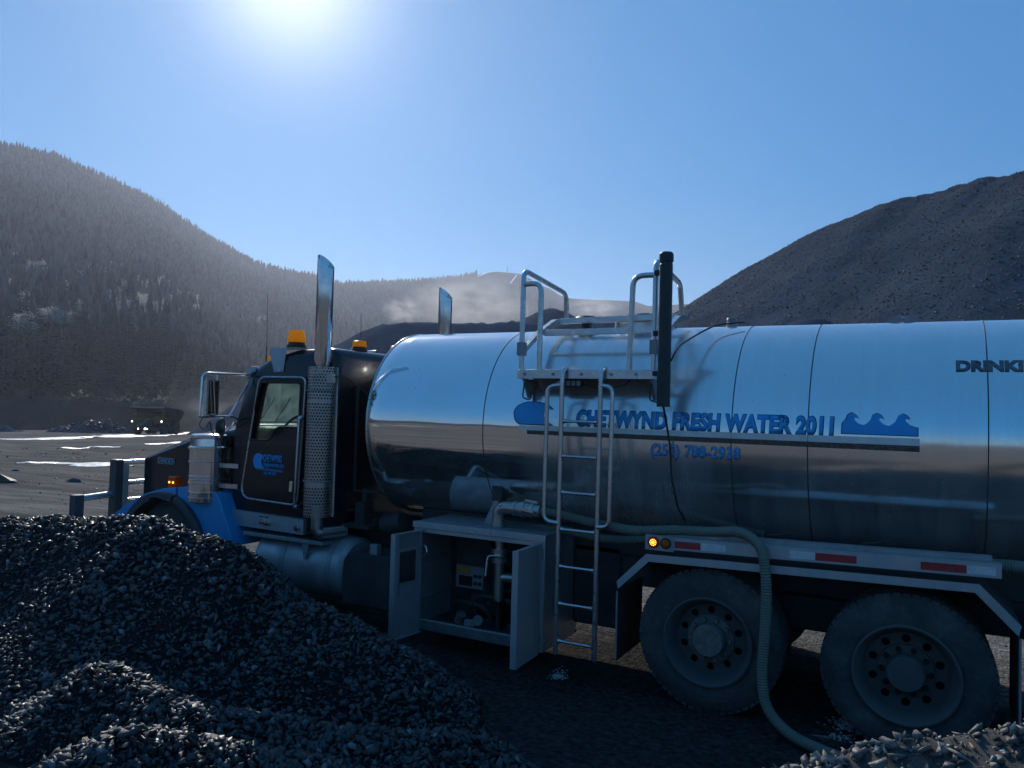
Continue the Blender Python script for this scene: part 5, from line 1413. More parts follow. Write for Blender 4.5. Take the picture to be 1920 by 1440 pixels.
# fittings along the top
m = MB(); m.lathe([(0.05, 0), (0.05, 0.05), (0.043, 0.055), (0.043, 0.075), (0.05, 0.08), (0.04, 0.10), (0, 0.105)], (-0.12, 1.2, 3.10), (0, 0, 1), 16); m.build('top_vent', M['galv'], tank)
m = MB(); m.lathe([(0.05, 0), (0.05, 0.09), (0.11, 0.10), (0.12, 0.125), (0.09, 0.15), (0, 0.155)], (-1.52, 1.05, 3.09), (0, 0, 1), 20); m.build('breather_cap', M['gauge_tube'], tank)
for x in (1.29, 3.0):
    hl = [circle2(x, 3.135, 0.022, 12)]
    m = MB(); m.prism([(x - 0.16, 3.085), (x + 0.16, 3.085), (x + 0.06, 3.17), (x - 0.06, 3.17)], hl, XZ, 1.16, 1.19); m.build('lifting_lug', M['galv'], tank)
m = MB(); m.lathe([(0.30, 0.0), (0.30, 0.10), (0.27, 0.13), (0, 0.15)], (-0.95, YC, 3.09), (0, 0, 1), 28); m.build('manway', M['stainless'], tank)

# ---- walkway with railings
PX0, PX1 = -1.755, -0.478
m = MB(); m.box(PX0, PX1, 0.062, 0.40, 2.615, 2.628); deck = m.build('walkway', M['aluminium'], truck)
def wpart(name, fn, mat='stainless', bev=0.0, sm=40):
    q = MB(); fn(q); return q.build(name, M[mat], deck, sm, bev)
wpart('edge_plate', lambda q: q.box(PX0, PX1, 0.05, 0.0615, 2.572, 2.652), 'stainless', 0.003)
wpart('tread_dimples', lambda q: [q.ball((PX0 + 0.06 + 0.035 * k, 0.09 + 0.05 * j, 2.630), 0.012, 6, 4, (1, 1, 0.8)) for k in range(34) for j in range(5)], 'aluminium')
for x in (-1.68, -1.40, -1.13, -0.86, -0.64):
    wpart('bolt', lambda q: q.lathe([(0.014, 0), (0.014, 0.008), (0, 0.012)], (x, 0.0495, 2.612), (0, -1, 0), 8), 'galv')
for x in (-1.70, -0.52):
    wpart('support_bracket', lambda q: q.prism([(0.07, 2.571), (0.33, 2.571), (0.215, 2.40), (0.18, 2.40)], [], lambda p, z, a: (a, p, z), x - 0.012, x + 0.012), 'galv')
    wpart('hanger_hook', lambda q: q.tube(fillet([(x, 0.10, 2.571), (x - 0.01, 0.08, 2.40), (x + 0.07, 0.08, 2.38), (x + 0.075, 0.09, 2.46)], 0.03), 0.007, 6), 'frame_dark')
r_ = 0.024
wpart('railing', lambda q: q.tube(fillet([(-1.735, 0.09, 2.57), (-1.735, 0.09, 3.555), (-1.735, 1.02, 3.475), (-1.735, 1.05, 3.20)], [0, 0.09, 0.09, 0], 6), r_, 12))
wpart('railing', lambda q: q.tube(fillet([(-1.735, 0.09, 3.425), (-1.552, 0.085, 3.425), (-1.552, 0.085, 2.628)], 0.09, 6), r_, 12))
wpart('railing', lambda q: q.tube(fillet([(-0.50, 0.09, 2.57), (-0.50, 0.09, 3.565), (-0.50, 0.80, 3.475), (-0.50, 0.88, 3.17)], [0, 0.09, 0.09, 0], 6), r_, 12))
wpart('railing', lambda q: q.tube(fillet([(-0.50, 0.09, 3.44), (-0.695, 0.085, 3.44), (-0.715, 0.085, 2.628)], 0.10, 6), r_, 12))
for x in (-1.735, -0.50): wpart('rail_sleeve', lambda q: q.box(x - 0.034, x + 0.034, 0.056, 0.125, 2.78, 2.90), 'galv', 0.004)
# stepped side pieces and the two long bars of the hatch frame
for x in (-1.735, -0.50):
    wpart('frame_side', lambda q: [q.bar((x, 0.10, 2.82), (x, 0.40, 3.00), 0.045, 0.05, (1, 0, 0)), q.bar((x, 0.40, 3.00), (x, 0.76, 3.16), 0.045, 0.05, (1, 0, 0)), q.bar((x, 0.76, 3.16), (x, 1.05, 3.20), 0.045, 0.05, (1, 0, 0))], 'stainless')
wpart('frame_bar', lambda q: q.bar((-1.711, 0.50, 3.022), (-0.524, 0.50, 3.03), 0.05, 0.055), 'stainless', 0.004)
wpart('frame_bar', lambda q: q.bar((-1.711, 0.86, 3.175), (-0.524, 0.86, 3.185), 0.05, 0.055), 'stainless', 0.004)
m = MB(); m.box(-1.40, -1.15, 0.10, 0.16, 2.50, 2.5714); wl2 = m.build('work_lamp', M['frame_dark'], deck, 0, 0.006)
for k in range(5):
    m = MB(); m.box(-1.385 + k * 0.048, -1.352 + k * 0.048, 0.096, 0.0995, 2.515, 2.555); m.build('lamp_lens', M['galv'], deck)
wpart('lamp_cable', lambda q: q.tube(fillet([(-1.15, 0.13, 2.53), (-0.95, 0.13, 2.48), (-0.75, 0.12, 2.53), (-0.70, 0.10, 2.575)], 0.08), 0.006, 6), 'hose_dark')

# ---- ladder
m = MB(); 
def rail_pts(x): return fillet([(x - 0.01, 0.02, 0.215), (x, 0.0, 2.545), (x, 0.01, 2.645), (x + 0.005, 0.08, 2.665), (x + 0.006, 0.10, 2.63)], [0, 0.04, 0.04, 0.02, 0], 5)
m.tube(rail_pts(-1.285), 0.0215, 12); lad = m.build('ladder', M['stainless'], truck)
def lpart(name, fn, mat='stainless'):
    q = MB(); fn(q); return q.build(name, M[mat], lad, 40)
lpart('ladder_rail', lambda q: q.tube(rail_pts(-0.930), 0.0215, 12))
for z in (2.205, 1.905, 1.595, 1.28, 0.965, 0.65, 0.335):
    def rung(q, z=z):
        ts = np.linspace(0, 1, 15); xs_ = -1.285 + 0.0215 + (0.355 - 0.043) * ts
        rr = [0.013 + 0.010 * (abs(2 * t - 1) ** 8) for t in ts]
        q.tube([(x, 0.004, z) for x in xs_], rr, 10)
    lpart('rung', rung)
for x0, x1 in ((-1.285, -1.415), (-0.930, -0.815)):
    lpart('grab_hoop', lambda q: q.tube(fillet([(x0, 0.0, 2.515), (x1, -0.02, 2.50), (x1 - 0.005, -0.02, 1.345), (x0 - 0.004, 0.0, 1.33)], 0.085, 6), 0.019, 12))

# ---- level gauge tube
m = MB(); m.lathe([(0, 2.348), (0.053, 2.348), (0.053, 3.50), (0.050, 3.505), (0.050, 3.52), (0.058, 3.525), (0.058, 3.585), (0.045, 3.60), (0, 3.605)], (-0.385, -0.005, 0), (0, 0, 1), 28); ga = m.build('level_gauge', M['gauge_tube'], truck, 30)
for z in (2.95, 2.62, 3.45):
    m = MB(); m.box(-0.50, -0.385, 0.045, 0.085, z - 0.02, z + 0.02); m.build('gauge_clamp', M['frame_dark'], ga)
m = MB(); m.tube(fillet([(-0.385, 0.0, 2.348), (-0.385, 0.10, 2.20), (-0.375, 0.19, 2.0), (-0.37, 0.19, 1.8), (-0.34, 0.32, 1.50), (-0.30, 0.40, 1.40)], 0.1), 0.009, 8); m.build('gauge_line', M['hose_dark'], ga)
m = MB(); m.tube(fillet([(-0.33, 0.0, 2.72), (-0.31, 0.12, 2.85), (-0.22, 0.50, 3.0), (-0.15, 0.75, 3.09), (0.05, 0.9, 3.12)], 0.1), 0.008, 8); m.build('gauge_line', M['hose_dark'], ga)

# ---- pump cabinet
cx0, cx1, cy0, cy1, cz0, cz1 = -2.86, -1.46, 0.12, 0.90, 0.17, 1.19
m = MB(); m.box(cx0, cx1, cy0, cy1, cz1 - 0.012, cz1); cb = m.build('pump_cabinet', M['galv'], truck, 0, 0.004)
def cpart(name, fn, mat='aluminium', bev=0.0, sm=40):
    q = MB(); fn(q); return q.build(name, M[mat], cb, sm, bev)
cpart('side_panel', lambda q: q.box(cx0, cx0 + 0.012, cy0, cy1, cz0, cz1 - 0.0125))
cpart('side_panel', lambda q: q.prism([(cy0, cz0), (cy1 - 0.12, cz0), (cy1, cz0 + 0.14), (cy1, cz1 - 0.0125), (cy0, cz1 - 0.0125)], [], lambda p, z, a: (a, p, z), cx1 - 0.012, cx1))
cpart('back_panel', lambda q: q.box(cx0 + 0.0125, cx1 - 0.0125, cy1 - 0.132, cy1 - 0.122, cz0 + 0.021, cz1 - 0.0125), 'frame_dark')
cpart('floor_panel', lambda q: q.box(cx0 + 0.0125, cx1 - 0.0125, cy0 + 0.02, cy1 - 0.0125, cz0, cz0 + 0.02), 'frame_dark')
cpart('door_frame', lambda q: q.prism([(cx0, cz0), (cx1, cz0), (cx1, cz1 - 0.0125), (cx0, cz1 - 0.0125)], [[(cx0 + 0.06, cz0 + 0.10), (cx1 - 0.09, cz0 + 0.10), (cx1 - 0.09, cz1 - 0.10), (cx0 + 0.06, cz1 - 0.10)]], XZ, cy0 - 0.014, cy0 - 0.0005), 'aluminium', 0.003)
cpart('door_sill', lambda q: q.box(cx0 + 0.10, cx1 - 0.1, cy0 - 0.02, cy0 + 0.06, cz0 + 0.0, cz0 + 0.09), 'wood_strip', 0.006)
cpart('top_lip', lambda q: q.box(cx0 - 0.01, cx1 + 0.01, cy0 - 0.03, cy0 - 0.0145, cz1 - 0.055, cz1 + 0.002), 'aluminium', 0.003)
# both doors stand open, square to the cabinet
def cab_door(name, xh, sgn, w, ang):
    """hinged at xh; ang turns it outwards from the closed position"""
    a = rad(ang); ux, uy = sgn * math.cos(a), -math.sin(a); nx, ny = -uy * sgn, ux * sgn   # nx,ny: into the opening
    def P(s, t, z): return (xh + ux * s + nx * t, cy0 - 0.016 + uy * s + ny * t, z)
    z0, z1 = cz0 - 0.02, cz1 - 0.07
    def slab(q, s0, s1, t0, t1, za, zb): q.add([P(s, t, z) for s in (s0, s1) for t in (t0, t1) for z in (za, zb)], [(0, 1, 3, 2), (4, 6, 7, 5), (0, 4, 5, 1), (2, 3, 7, 6), (0, 2, 6, 4), (1, 5, 7, 3)])
    d = cpart(name, lambda q: (slab(q, 0.0, w, 0, 0.006, z0, z1), slab(q, w - 0.006, w, 0.0062, 0.055, z0, z1), slab(q, 0.0, w - 0.0065, 0.0062, 0.04, z1 - 0.006, z1), slab(q, 0.0, w - 0.0065, 0.0062, 0.04, z0, z0 + 0.006), slab(q, w - 0.05, w - 0.0065, 0.05, 0.056, z0 + 0.0065, z1 - 0.0065)), 'aluminium')
    return P
PL = cab_door('left_cabinet_door', cx0 + 0.09, 1, 0.42, 97)
PR = cab_door('right_cabinet_door', cx1 - 0.035, -1, 0.46, 92)
def on_left(q, s0, s1, z0, z1, t0=0.0065, t1=0.012): q.add([PL(s, t, z) for s in (s0, s1) for t in (t0, t1) for z in (z0, z1)], [(0, 1, 3, 2), (4, 6, 7, 5), (0, 4, 5, 1), (2, 3, 7, 6), (0, 2, 6, 4), (1, 5, 7, 3)])
cpart('instruction_plate', lambda q: on_left(q, 0.05, 0.36, 0.98, 1.09), 'panel_grey')
cpart('keypad', lambda q: on_left(q, 0.10, 0.30, 0.66, 0.94, 0.0065, 0.02), 'frame_dark')
for i in range(3):
    for j in range(4): cpart('keypad_button', lambda q: on_left(q, 0.12 + 0.06 * i, 0.155 + 0.06 * i, 0.69 + 0.06 * j, 0.725 + 0.06 * j, 0.0201, 0.028), 'hose_dark')
cpart('hook', lambda q: q.tube(fillet([PL(0.03, 0.01, 0.96), PL(0.03, 0.08, 0.98), PL(0.03, 0.10, 0.90), PL(0.03, 0.05, 0.87)], 0.03), 0.008, 6), 'stainless')
for z in (1.03, 0.29): cpart('hinge', lambda q: q.cyl((cx1 - 0.04, cy0 - 0.03, z - 0.04), (cx1 - 0.04, cy0 - 0.03, z + 0.04), 0.018, n=10), 'galv')
# latches, rivets and stiffeners
for s_, z_ in ((0.30, 0.60), (0.36, 0.60)): cpart('latch', lambda q: on_left(q, s_, s_ + 0.03, z_ - 0.05, z_ + 0.05, 0.0065, 0.02), 'galv')
for k in range(9): cpart('rivet', lambda q: q.ball((cx0 + 0.08 + k * 0.155, cy0 - 0.031, cz1 - 0.03), 0.007, 6, 4), 'galv')
for z_ in (0.42, 0.78): cpart('shelf_bracket', lambda q: q.box(cx0 + 0.013, cx0 + 0.03, cy0 + 0.05, cy1 - 0.16, z_, z_ + 0.03), 'galv')
for k, (xa, xb) in enumerate(((-2.60, -2.2), (-2.35, -1.9), (-2.1, -1.7))): cpart('suction_line', lambda q: q.tube(fillet([(xa, 0.45, 0.20), (xa + 0.02, 0.40, 0.42 + 0.08 * k), (xb, 0.38, 0.40 + 0.1 * k), (xb + 0.03, 0.45, 0.25)], 0.12), 0.022, 8), 'hose_dark')
cpart('gauge_dial', lambda q: q.lathe([(0, 0), (0.045, 0), (0.045, 0.03), (0.038, 0.034), (0, 0.032)], (-1.86, 0.40, 0.80), (0.2, -1, 0.1), 18), 'panel_grey')
# machinery inside
cpart('control_box', lambda q: q.box(-2.66, -2.25, 0.55, 0.72, 0.60, 1.0), 'frame_dark', 0.01)
cpart('control_panel', lambda q: q.box(-2.62, -2.28, 0.50, 0.549, 0.52, 0.74), 'panel_grey', 0.006)
cpart('orange_label', lambda q: q.box(-2.60, -2.46, 0.4945, 0.4995, 0.665, 0.73), 'orange_label')
cpart('meter_window', lambda q: q.box(-2.58, -2.43, 0.4945, 0.4995, 0.545, 0.64), 'hole')
for k in range(4): cpart('knob', lambda q: q.cyl((-2.39 + 0.05 * (k % 2), 0.4995, 0.58 + 0.07 * (k // 2)), (-2.39 + 0.05 * (k % 2), 0.478, 0.58 + 0.07 * (k // 2)), 0.014, n=10), 'hole')
cpart('pump_body', lambda q: (q.lathe([(0, 0), (0.16, 0.0), (0.17, 0.03), (0.17, 0.22), (0.14, 0.28), (0.06, 0.30), (0, 0.3)], (-1.95, 0.60, 0.42), (1, 0, 0), 24), q.box(-2.0, -1.65, 0.45, 0.75, 0.191, 0.26)), 'frame_dark')
cpart('pump_riser', lambda q: (q.cyl((-2.03, 0.32, 0.50), (-2.03, 0.32, 1.17), 0.048, n=18), q.cyl((-2.03, 0.32, 0.86), (-2.03, 0.32, 0.90), 0.085, n=18), q.cyl((-2.03, 0.32, 0.95), (-2.03, 0.32, 0.99), 0.085, n=18), q.ball((-2.03, 0.32, 0.925), 0.075, 14, 8), q.cyl((-2.03, 0.32, 0.72), (-1.60, 0.45, 0.72), 0.045, n=16)), 'guard_steel')
cpart('valve_lever', lambda q: q.tube(fillet([(-2.03, 0.26, 0.925), (-2.10, 0.22, 0.925), (-2.11, 0.20, 0.74)], 0.03), 0.011, 8), 'stainless')
for k in range(5): cpart('cable', lambda q: q.tube(fillet([(-2.30 + 0.02 * k, 0.5 + 0.02 * k, 0.32), (-2.26 + 0.03 * k, 0.45, 0.75), (-2.20 + 0.03 * k, 0.42, 1.0 - 0.03 * k), (-2.16 + 0.02 * k, 0.48, 0.70), (-2.22 + 0.03 * k, 0.5, 0.30)], 0.15), 0.014, 8), 'hose_dark')
cpart('drive_motor', lambda q: (q.lathe([(0, 0), (0.12, 0), (0.13, 0.02), (0.13, 0.25), (0.1, 0.28), (0, 0.28)], (-2.45, 0.62, 0.38), (1, 0, 0), 20), q.box(-2.5, -2.1, 0.5, 0.74, 0.191, 0.25)), 'frame_dark')
cpart('ceiling_lamp', lambda q: q.cyl((-2.25, 0.30, 1.177), (-2.25, 0.30, 1.12), 0.03, n=12), 'panel_grey')
cpart('hydraulic_tank', lambda q: q.box(-1.45, -0.98, 0.72, 1.05, 0.30, 1.05), 'frame_dark', 0.02)
# delivery elbow and coupling on the cabinet roof
m = MB(); m.tube(fillet([(-2.045, 0.30, 1.192), (-2.045, 0.30, 1.375), (-1.86, 0.29, 1.378)], 0.13, 8), 0.058, 20); el = m.build('pipe_elbow', M['guard_steel'], truck)
def epart(name, fn, mat='guard_steel'):
    q = MB(); fn(q); return q.build(name, M[mat], el, 40)
epart('pipe_flange', lambda q: q.lathe([(0.058, 0), (0.07, 0), (0.07, 0.03), (0.064, 0.035), (0.064, 0.06), (0.058, 0.065)], (-2.045, 0.30, 1.193), (0, 0, 1), 22))
epart('coupling', lambda q: q.lathe([(0.06, 0), (0.072, 0.005), (0.072, 0.03), (0.064, 0.035), (0.064, 0.07), (0.076, 0.075), (0.078, 0.12), (0.066, 0.13), (0.062, 0.18), (0.07, 0.185), (0.07, 0.21), (0.056, 0.22), (0.054, 0.28)], (-1.87, 0.29, 1.378), (1, -0.05, -0.02), 22))
epart('cam_lever', lambda q: q.bar((-1.76, 0.215, 1.39), (-1.63, 0.205, 1.37), 0.014, 0.02), 'stainless')
epart('cam_lever', lambda q: q.bar((-1.76, 0.29, 1.462), (-1.63, 0.285, 1.45), 0.014, 0.02), 'stainless')
epart('clamp_screw', lambda q: q.ball((-2.0, 0.235, 1.40), 0.014, 8, 6), 'chrome')
epart('pipe_support', lambda q: q.prism([(-2.24, 1.192), (-2.12, 1.192), (-2.10, 1.36), (-2.08, 1.42), (-2.13, 1.42)], [], XZ, 0.36, 0.372), 'galv')
epart('valve_actuator', lambda q: (q.box(-2.16, -2.05, 0.37, 0.47, 1.42, 1.56), q.cyl((-2.10, 0.42, 1.30), (-2.10, 0.42, 1.42), 0.04, n=14)), 'frame_dark')

# ---- rear fender, reflective rail, mud flaps
FX0, FX1 = -0.475, 1.925
m = MB(); m.prism([(FX0, 1.215), (FX1, 1.275), (FX1, 1.365), (FX0, 1.305)], [], XZ, -0.045, -0.025); fr = m.build('fender_rail', M['aluminium'], truck, 0, 0.003)
def fpart(name, fn, mat='aluminium', bev=0.0, sm=40):
    q = MB(); fn(q); return q.build(name, M[mat], fr, sm, bev)
def rz(x): return 1.26 + (x - FX0) * 0.025
fpart('rail_flange', lambda q: q.prism([(FX0, 1.3055), (FX1, 1.3655), (FX1, 1.372), (FX0, 1.312)], [], XZ, -0.045, 0.06))
fpart('rail_ledge', lambda q: q.prism([(FX0 + 0.05, 1.3125), (FX1 - 0.05, 1.3725), (FX1 - 0.05, 1.405), (FX0 + 0.05, 1.345)], [], XZ, 0.02, 0.10), 'galv')
for x0, x1, mt in ((-0.255, -0.052, 'reflect_red'), (-0.050, 0.140, 'reflect_white'), (0.605, 0.780, 'reflect_white'), (0.782, 1.055, 'reflect_red'), (1.455, 1.725, 'reflect_red'), (1.727, 1.890, 'reflect_white')):
    fpart('reflector_tape', lambda q: q.prism([(x0, rz(x0) - 0.027), (x1, rz(x1) - 0.027), (x1, rz(x1) + 0.027), (x0, rz(x0) + 0.027)], [], XZ, -0.0475, -0.0455), mt)
fpart('lamp_plate', lambda q: q.box(FX0 - 0.02, -0.262, -0.052, -0.0455, 1.205, 1.325), 'galv')
for x, mt in ((-0.425, 'amber_dark'), (-0.325, 'amber_dark')):
    fpart('lamp_ring', lambda q: q.lathe([(0.042, 0), (0.045, 0.008), (0.034, 0.012)], (x, -0.0522, 1.268), (0, -1, 0), 24), 'rubber')
    fpart('marker_lens', lambda q: q.lathe([(0.035, 0.004), (0.028, 0.016), (0, 0.020)], (x, -0.0522, 1.268), (0, -1, 0), 24), mt)
fpart('lamp_led', lambda q: [q.ball((-0.425 + rr * math.cos(t), -0.073, 1.268 + rr * math.sin(t)), 0.0042, 6, 4) for rr, kk in ((0.0, 1), (0.012, 6), (0.024, 10)) for t in np.linspace(0, 2 * PI, kk, endpoint=False)], 'led_on')
# folded skirt over the two wheels
def strip(q, y0, y1, pts, th):
    up = [(x, z) for x, z in pts]; lo = [(x, z - th) for x, z in reversed(pts)]
    q.prism(up + lo, [], XZ, y0, y1)
SK = [(-0.735, 0.915), (-0.49, 1.165), (1.80, 1.225), (2.035, 0.985)]
fpart('fender_sheet', lambda q: strip(q, -0.03, 0.72, [(x, z - 0.0) for x, z in SK], 0.008), 'frame_dark', 0, 20)
def lip(q):
    out = SK; inn = [(-0.72, 0.855), (-0.465, 1.105), (1.775, 1.165), (2.02, 0.915)]
    q.prism(out + list(reversed(inn)), [], XZ, -0.045, -0.031)
fpart('fender_lip', lip, 'aluminium', 0.003)
for x in (0.05, 0.68, 1.35):
    fpart('fender_bracket', lambda q: q.bar((x, 0.1, 1.15 + x * 0.02), (x, 0.74, 1.10), 0.06, 0.04), 'frame_dark')
for x, z1 in ((-0.735, 0.90), (2.03, 0.97)):
    fpart('mudflap', lambda q: q.box(x - 0.008, x + 0.008, -0.01, 0.60, 0.27, z1 - 0.065), 'rubber')
    fpart('mudflap_edge', lambda q: q.cyl((x, -0.022, 0.29), (x, -0.022, z1 - 0.07), 0.008, n=6), 'galv')
for x in (0.55, 1.2): fpart('rail_wire', lambda q: q.tube(fillet([(x - 0.12, 0.03, 1.395 + x * 0.012), (x, 0.0, 1.415 + x * 0.012), (x + 0.03, 0.0, 1.44 + x * 0.012), (x + 0.10, 0.02, 1.40 + x * 0.02)], 0.03), 0.006, 6), 'hose_dark')
m = MB(); m.cyl((0.0, 0.9, 0.8), (1.37, 0.9, 0.62), 0.05); m.box(0.45, 0.92, 0.62, 1.76, 0.58, 0.85); m.build('suspension', M['frame_dark'], truck, 0, 0.02)
m = MB(); m.box(-0.72, -0.2, 1.66, 2.3, 0.55, 0.98); m.box(2.2, 2.9, 0.2, 0.70, 0.5, 1.0); m.build('side_box', M['frame_dark'], truck, 0, 0.02)

# ------------------------------------------------------------------ hoses and loose things in the cabinet
def hose(name, pts, r, label, fr_=0.12):
    P = fillet(pts, fr_, 8); P = resample(P, 0.0085)
    # ribbed: the radius swells at every turn of the spiral
    m = MB(); m.tube([tuple(p) for p in P], [r + (0.0025 if k % 2 else -0.003) for k in range(len(P))], 14)
    o = m.build(name, M['hose'], None, 50); return tag(o, label, 'hose')
hose('suction_hose', [(-1.60, 0.275, 1.372), (-1.45, 0.26, 1.375), (-1.10, 0.16, 1.345), (-0.62, 0.02, 1.325), (-0.30, 0.03, 1.368), (0.05, 0.02, 1.385), (0.25, -0.04, 1.425), (0.42, -0.11, 1.34), (0.46, -0.125, 1.08), (0.455, -0.11, 0.75), (0.43, -0.11, 0.42), (0.47, -0.16, 0.17), (0.66, -0.26, 0.055), (0.95, -0.40, 0.045), (1.4, -0.55, 0.045), (2.4, -0.7, 0.045)], 0.038, 'long pale green ribbed hose running from the pump elbow over the fender rail to ground', 0.25)
hose('suction_hose', [(-1.9, 0.62, 1.16), (-1.4, 0.45, 1.20), (-0.95, 0.34, 1.17), (-0.55, 0.36, 1.22), (-0.2, 0.5, 1.25), (0.3, 0.62, 1.26)], 0.036, 'shorter pale green hose lying behind the ladder, below the long one', 0.2)
hose('suction_hose', [(1.80, 0.20, 1.32), (2.1, 0.16, 1.335), (2.6, 0.15, 1.31), (3.1, 0.16, 1.30)], 0.044, 'pale green hose end showing past the rear end of the reflective rail', 0.1)
for x, y, z, ry, lb in ((-2.36, 0.18, 0.325, 0.5, 'ribbed tin can lying tilted on the sill inside the open pump cabinet'),):
    m = MB(); m.lathe([(0, -0.05), (0.045, -0.05), (0.045, -0.03), (0.042, -0.025), (0.045, -0.02), (0.042, -0.01), (0.045, 0), (0.042, 0.01), (0.045, 0.03), (0.045, 0.05), (0.038, 0.05), (0.038, 0.03), (0, 0.03)], (0, 0, 0), (math.sin(ry), -0.3, math.cos(ry)), 18)
    o = m.build('can', M['can'], None, 35); o.location = (x, y, z); tag(o, lb, 'can')
m = MB(); m.lathe([(0, 0.0), (0.048, 0.0), (0.05, 0.01), (0.05, 0.022), (0.044, 0.026), (0, 0.024)], (0, 0, 0), (0.1, -1, 0.25), 22)
o = m.build('cap', M['can'], None, 35); o.location = (-2.14, 0.15, 0.335); tag(o, 'round white cap standing on edge on the sill of the open pump cabinet', 'cap')
m = MB(); m.box(-0.05, 0.05, -0.03, 0.03, 0, 0.055); o = m.build('box', M['panel_grey'], None, 0, 0.004); o.location = (-2.24, 0.16, 0.27); o.rotation_euler = (0, 0, 0.3); tag(o, 'small pale carton between the can and the white cap on the cabinet sill', 'box')
# water running out below the ladder and between the wheels
patch('puddle', [(np.array([0.55, -0.10, 0]), 0.10), (np.array([0.9, 0.05, 0]), 0.30), (np.array([1.3, 0.35, 0]), 0.16)], M['water'], 'puddle of water on the ground between the two rear wheels', 0.006, seed=31)
def splash(name, cx, cy, n, spread, label):
    x = cx + rng.normal(0, spread, n); y = cy + rng.normal(0, spread * 0.8, n); s = rng.uniform(0.003, 0.010, n)
    z = ground_z(x, y) + rng.exponential(0.02, n) + 0.004
    o = scatter(name, ROCKS[:3], np.stack([x, y, z], -1), np.stack([s * 1.8, s, s * 0.5], -1), rot_mats(rng.normal(0, .3, n), rng.normal(0, .3, n), rng.uniform(0, 6.28, n)), M['foam'])
    tag(o, label, kind='stuff')
splash('splash', -1.30, 0.10, 220, 0.035, 'white splash of water on the ground under the left ladder rail')
splash('splash', 0.98, 0.30, 260, 0.06, 'white splashing water between the two rear wheels')
splash('splash', 0.95, 0.05, 100, 0.04, 'smaller white splash in the puddle nearer the photographer')

# ------------------------------------------------------------------ mine dump truck far off
hp = on_ground(292, 815)
hx, hy = float(hp[0]), float(hp[1]); hzz = float(ground_z(hx, hy))
haul = empty('mine_dump_truck', (0, 0, 0)); tag(haul, 'big dark yellow mine dump truck with lit headlights, far off on the left', 'dump truck')
def hpart(name, fn, mat, parent=None, bev=0.0, sm=35):
    q = MB(); fn(q); return q.build(name, M[mat], parent or haul, sm, bev)
# local axes: +x forward, +y to its left, z up; metres
hpart('chassis', lambda q: (q.box(-4.6, 3.9, -1.5, -0.9, 1.5, 2.3), q.box(-4.6, 3.9, 0.9, 1.5, 1.5, 2.3), q.box(-3.6, -2.4, -2.2, 2.2, 1.0, 2.0), q.box(1.2, 2.6, -2.6, 2.6, 1.0, 1.8)), 'mine_dark')
hpart('bumper', lambda q: q.box(4.0, 4.6, -3.15, 3.15, 0.85, 1.55), 'mine_dark', None, 0.08)
hpart('radiator', lambda q: q.box(3.6, 4.25, -1.3, 1.3, 1.56, 3.2), 'mine_dark', None, 0.05)
gr = hpart('grille', lambda q: q.box(4.255, 4.32, -1.15, 1.15, 1.75, 3.0), 'mine_dark')
for k in range(5): hpart('grille_bar', lambda q: q.box(4.325, 4.36, -1.1 + 0.5 * k, -0.95 + 0.5 * k, 1.8, 2.95), 'mine_yellow', gr)
hpart('front_deck', lambda q: (q.box(1.2, 4.3, -3.2, 3.2, 3.25, 3.42), q.box(3.9, 4.25, -3.15, -1.45, 1.56, 3.24), q.box(3.9, 4.25, 1.45, 3.15, 2.3, 3.24)), 'mine_yellow', None, 0.04)
for y in np.linspace(-3.1, 3.1, 9): hpart('deck_post', lambda q: q.cyl((4.2, y, 3.42), (4.2, y, 4.25), 0.04, n=6), 'mine_yellow')
hpart('deck_rail', lambda q: (q.cyl((4.2, -3.1, 4.25), (4.2, 3.1, 4.25), 0.045, n=6), q.cyl((4.2, -3.1, 3.85), (4.2, 3.1, 3.85), 0.035, n=6)), 'mine_yellow')
hpart('stairs', lambda q: (q.bar((4.45, 2.3 - 4.0, 1.5), (4.40, 0.6, 3.4), 0.10, 0.14), q.bar((4.45, 1.9 - 4.0, 1.6), (4.40, 0.2, 3.5), 0.08, 0.1)), 'panel_grey')
cabh = hpart('operator_cab', lambda q: q.prism([(1.9, 3.43), (3.4, 3.43), (3.3, 5.0), (1.9, 5.0)], [], XZ, 0.9, 2.7), 'mine_yellow', None, 0.06)
hpart('cab_window', lambda q: q.prism([(3.42, 3.95), (3.43, 3.95), (3.355, 4.85), (3.345, 4.85)], [], XZ, 1.0, 2.6), 'hole', cabh)
body = [(-5.6, 4.55), (-4.9, 3.55), (-3.2, 2.55), (1.4, 3.65), (1.75, 4.9), (4.3, 5.35), (4.3, 5.75), (0.9, 5.70), (0.2, 5.45), (-3.2, 5.25), (-5.5, 4.75)]
bd = hpart('dump_body', lambda q: q.prism(body, [], XZ, -3.35, 3.35), 'mine_body', None, 0.05)
for x in (-3.0, -2.0, -1.0, 0.0, 0.9):
    for s in (-1, 1): hpart('body_rib', lambda q: q.prism([(x - 0.12, 2.75 + (x + 3.2) * 0.24), (x + 0.12, 2.75 + (x + 3.2) * 0.24), (x + 0.12, 5.2), (x - 0.12, 5.2)], [], XZ, s * 3.352, s * 3.55), 'mine_body', bd)
hpart('body_rim', lambda q: [q.prism([(-5.5, 4.757), (-3.2, 5.257), (0.2, 5.457), (0.9, 5.707), (4.3, 5.757), (4.3, 5.87), (0.85, 5.83), (0.1, 5.58), (-3.2, 5.38), (-5.5, 4.88)], [], XZ, s * 3.2, s * 3.5) for s in (-1, 1)], 'panel_grey', bd)
hpart('canopy_edge', lambda q: q.box(4.305, 4.42, -3.4, 3.4, 5.50, 5.80), 'panel_grey', bd)
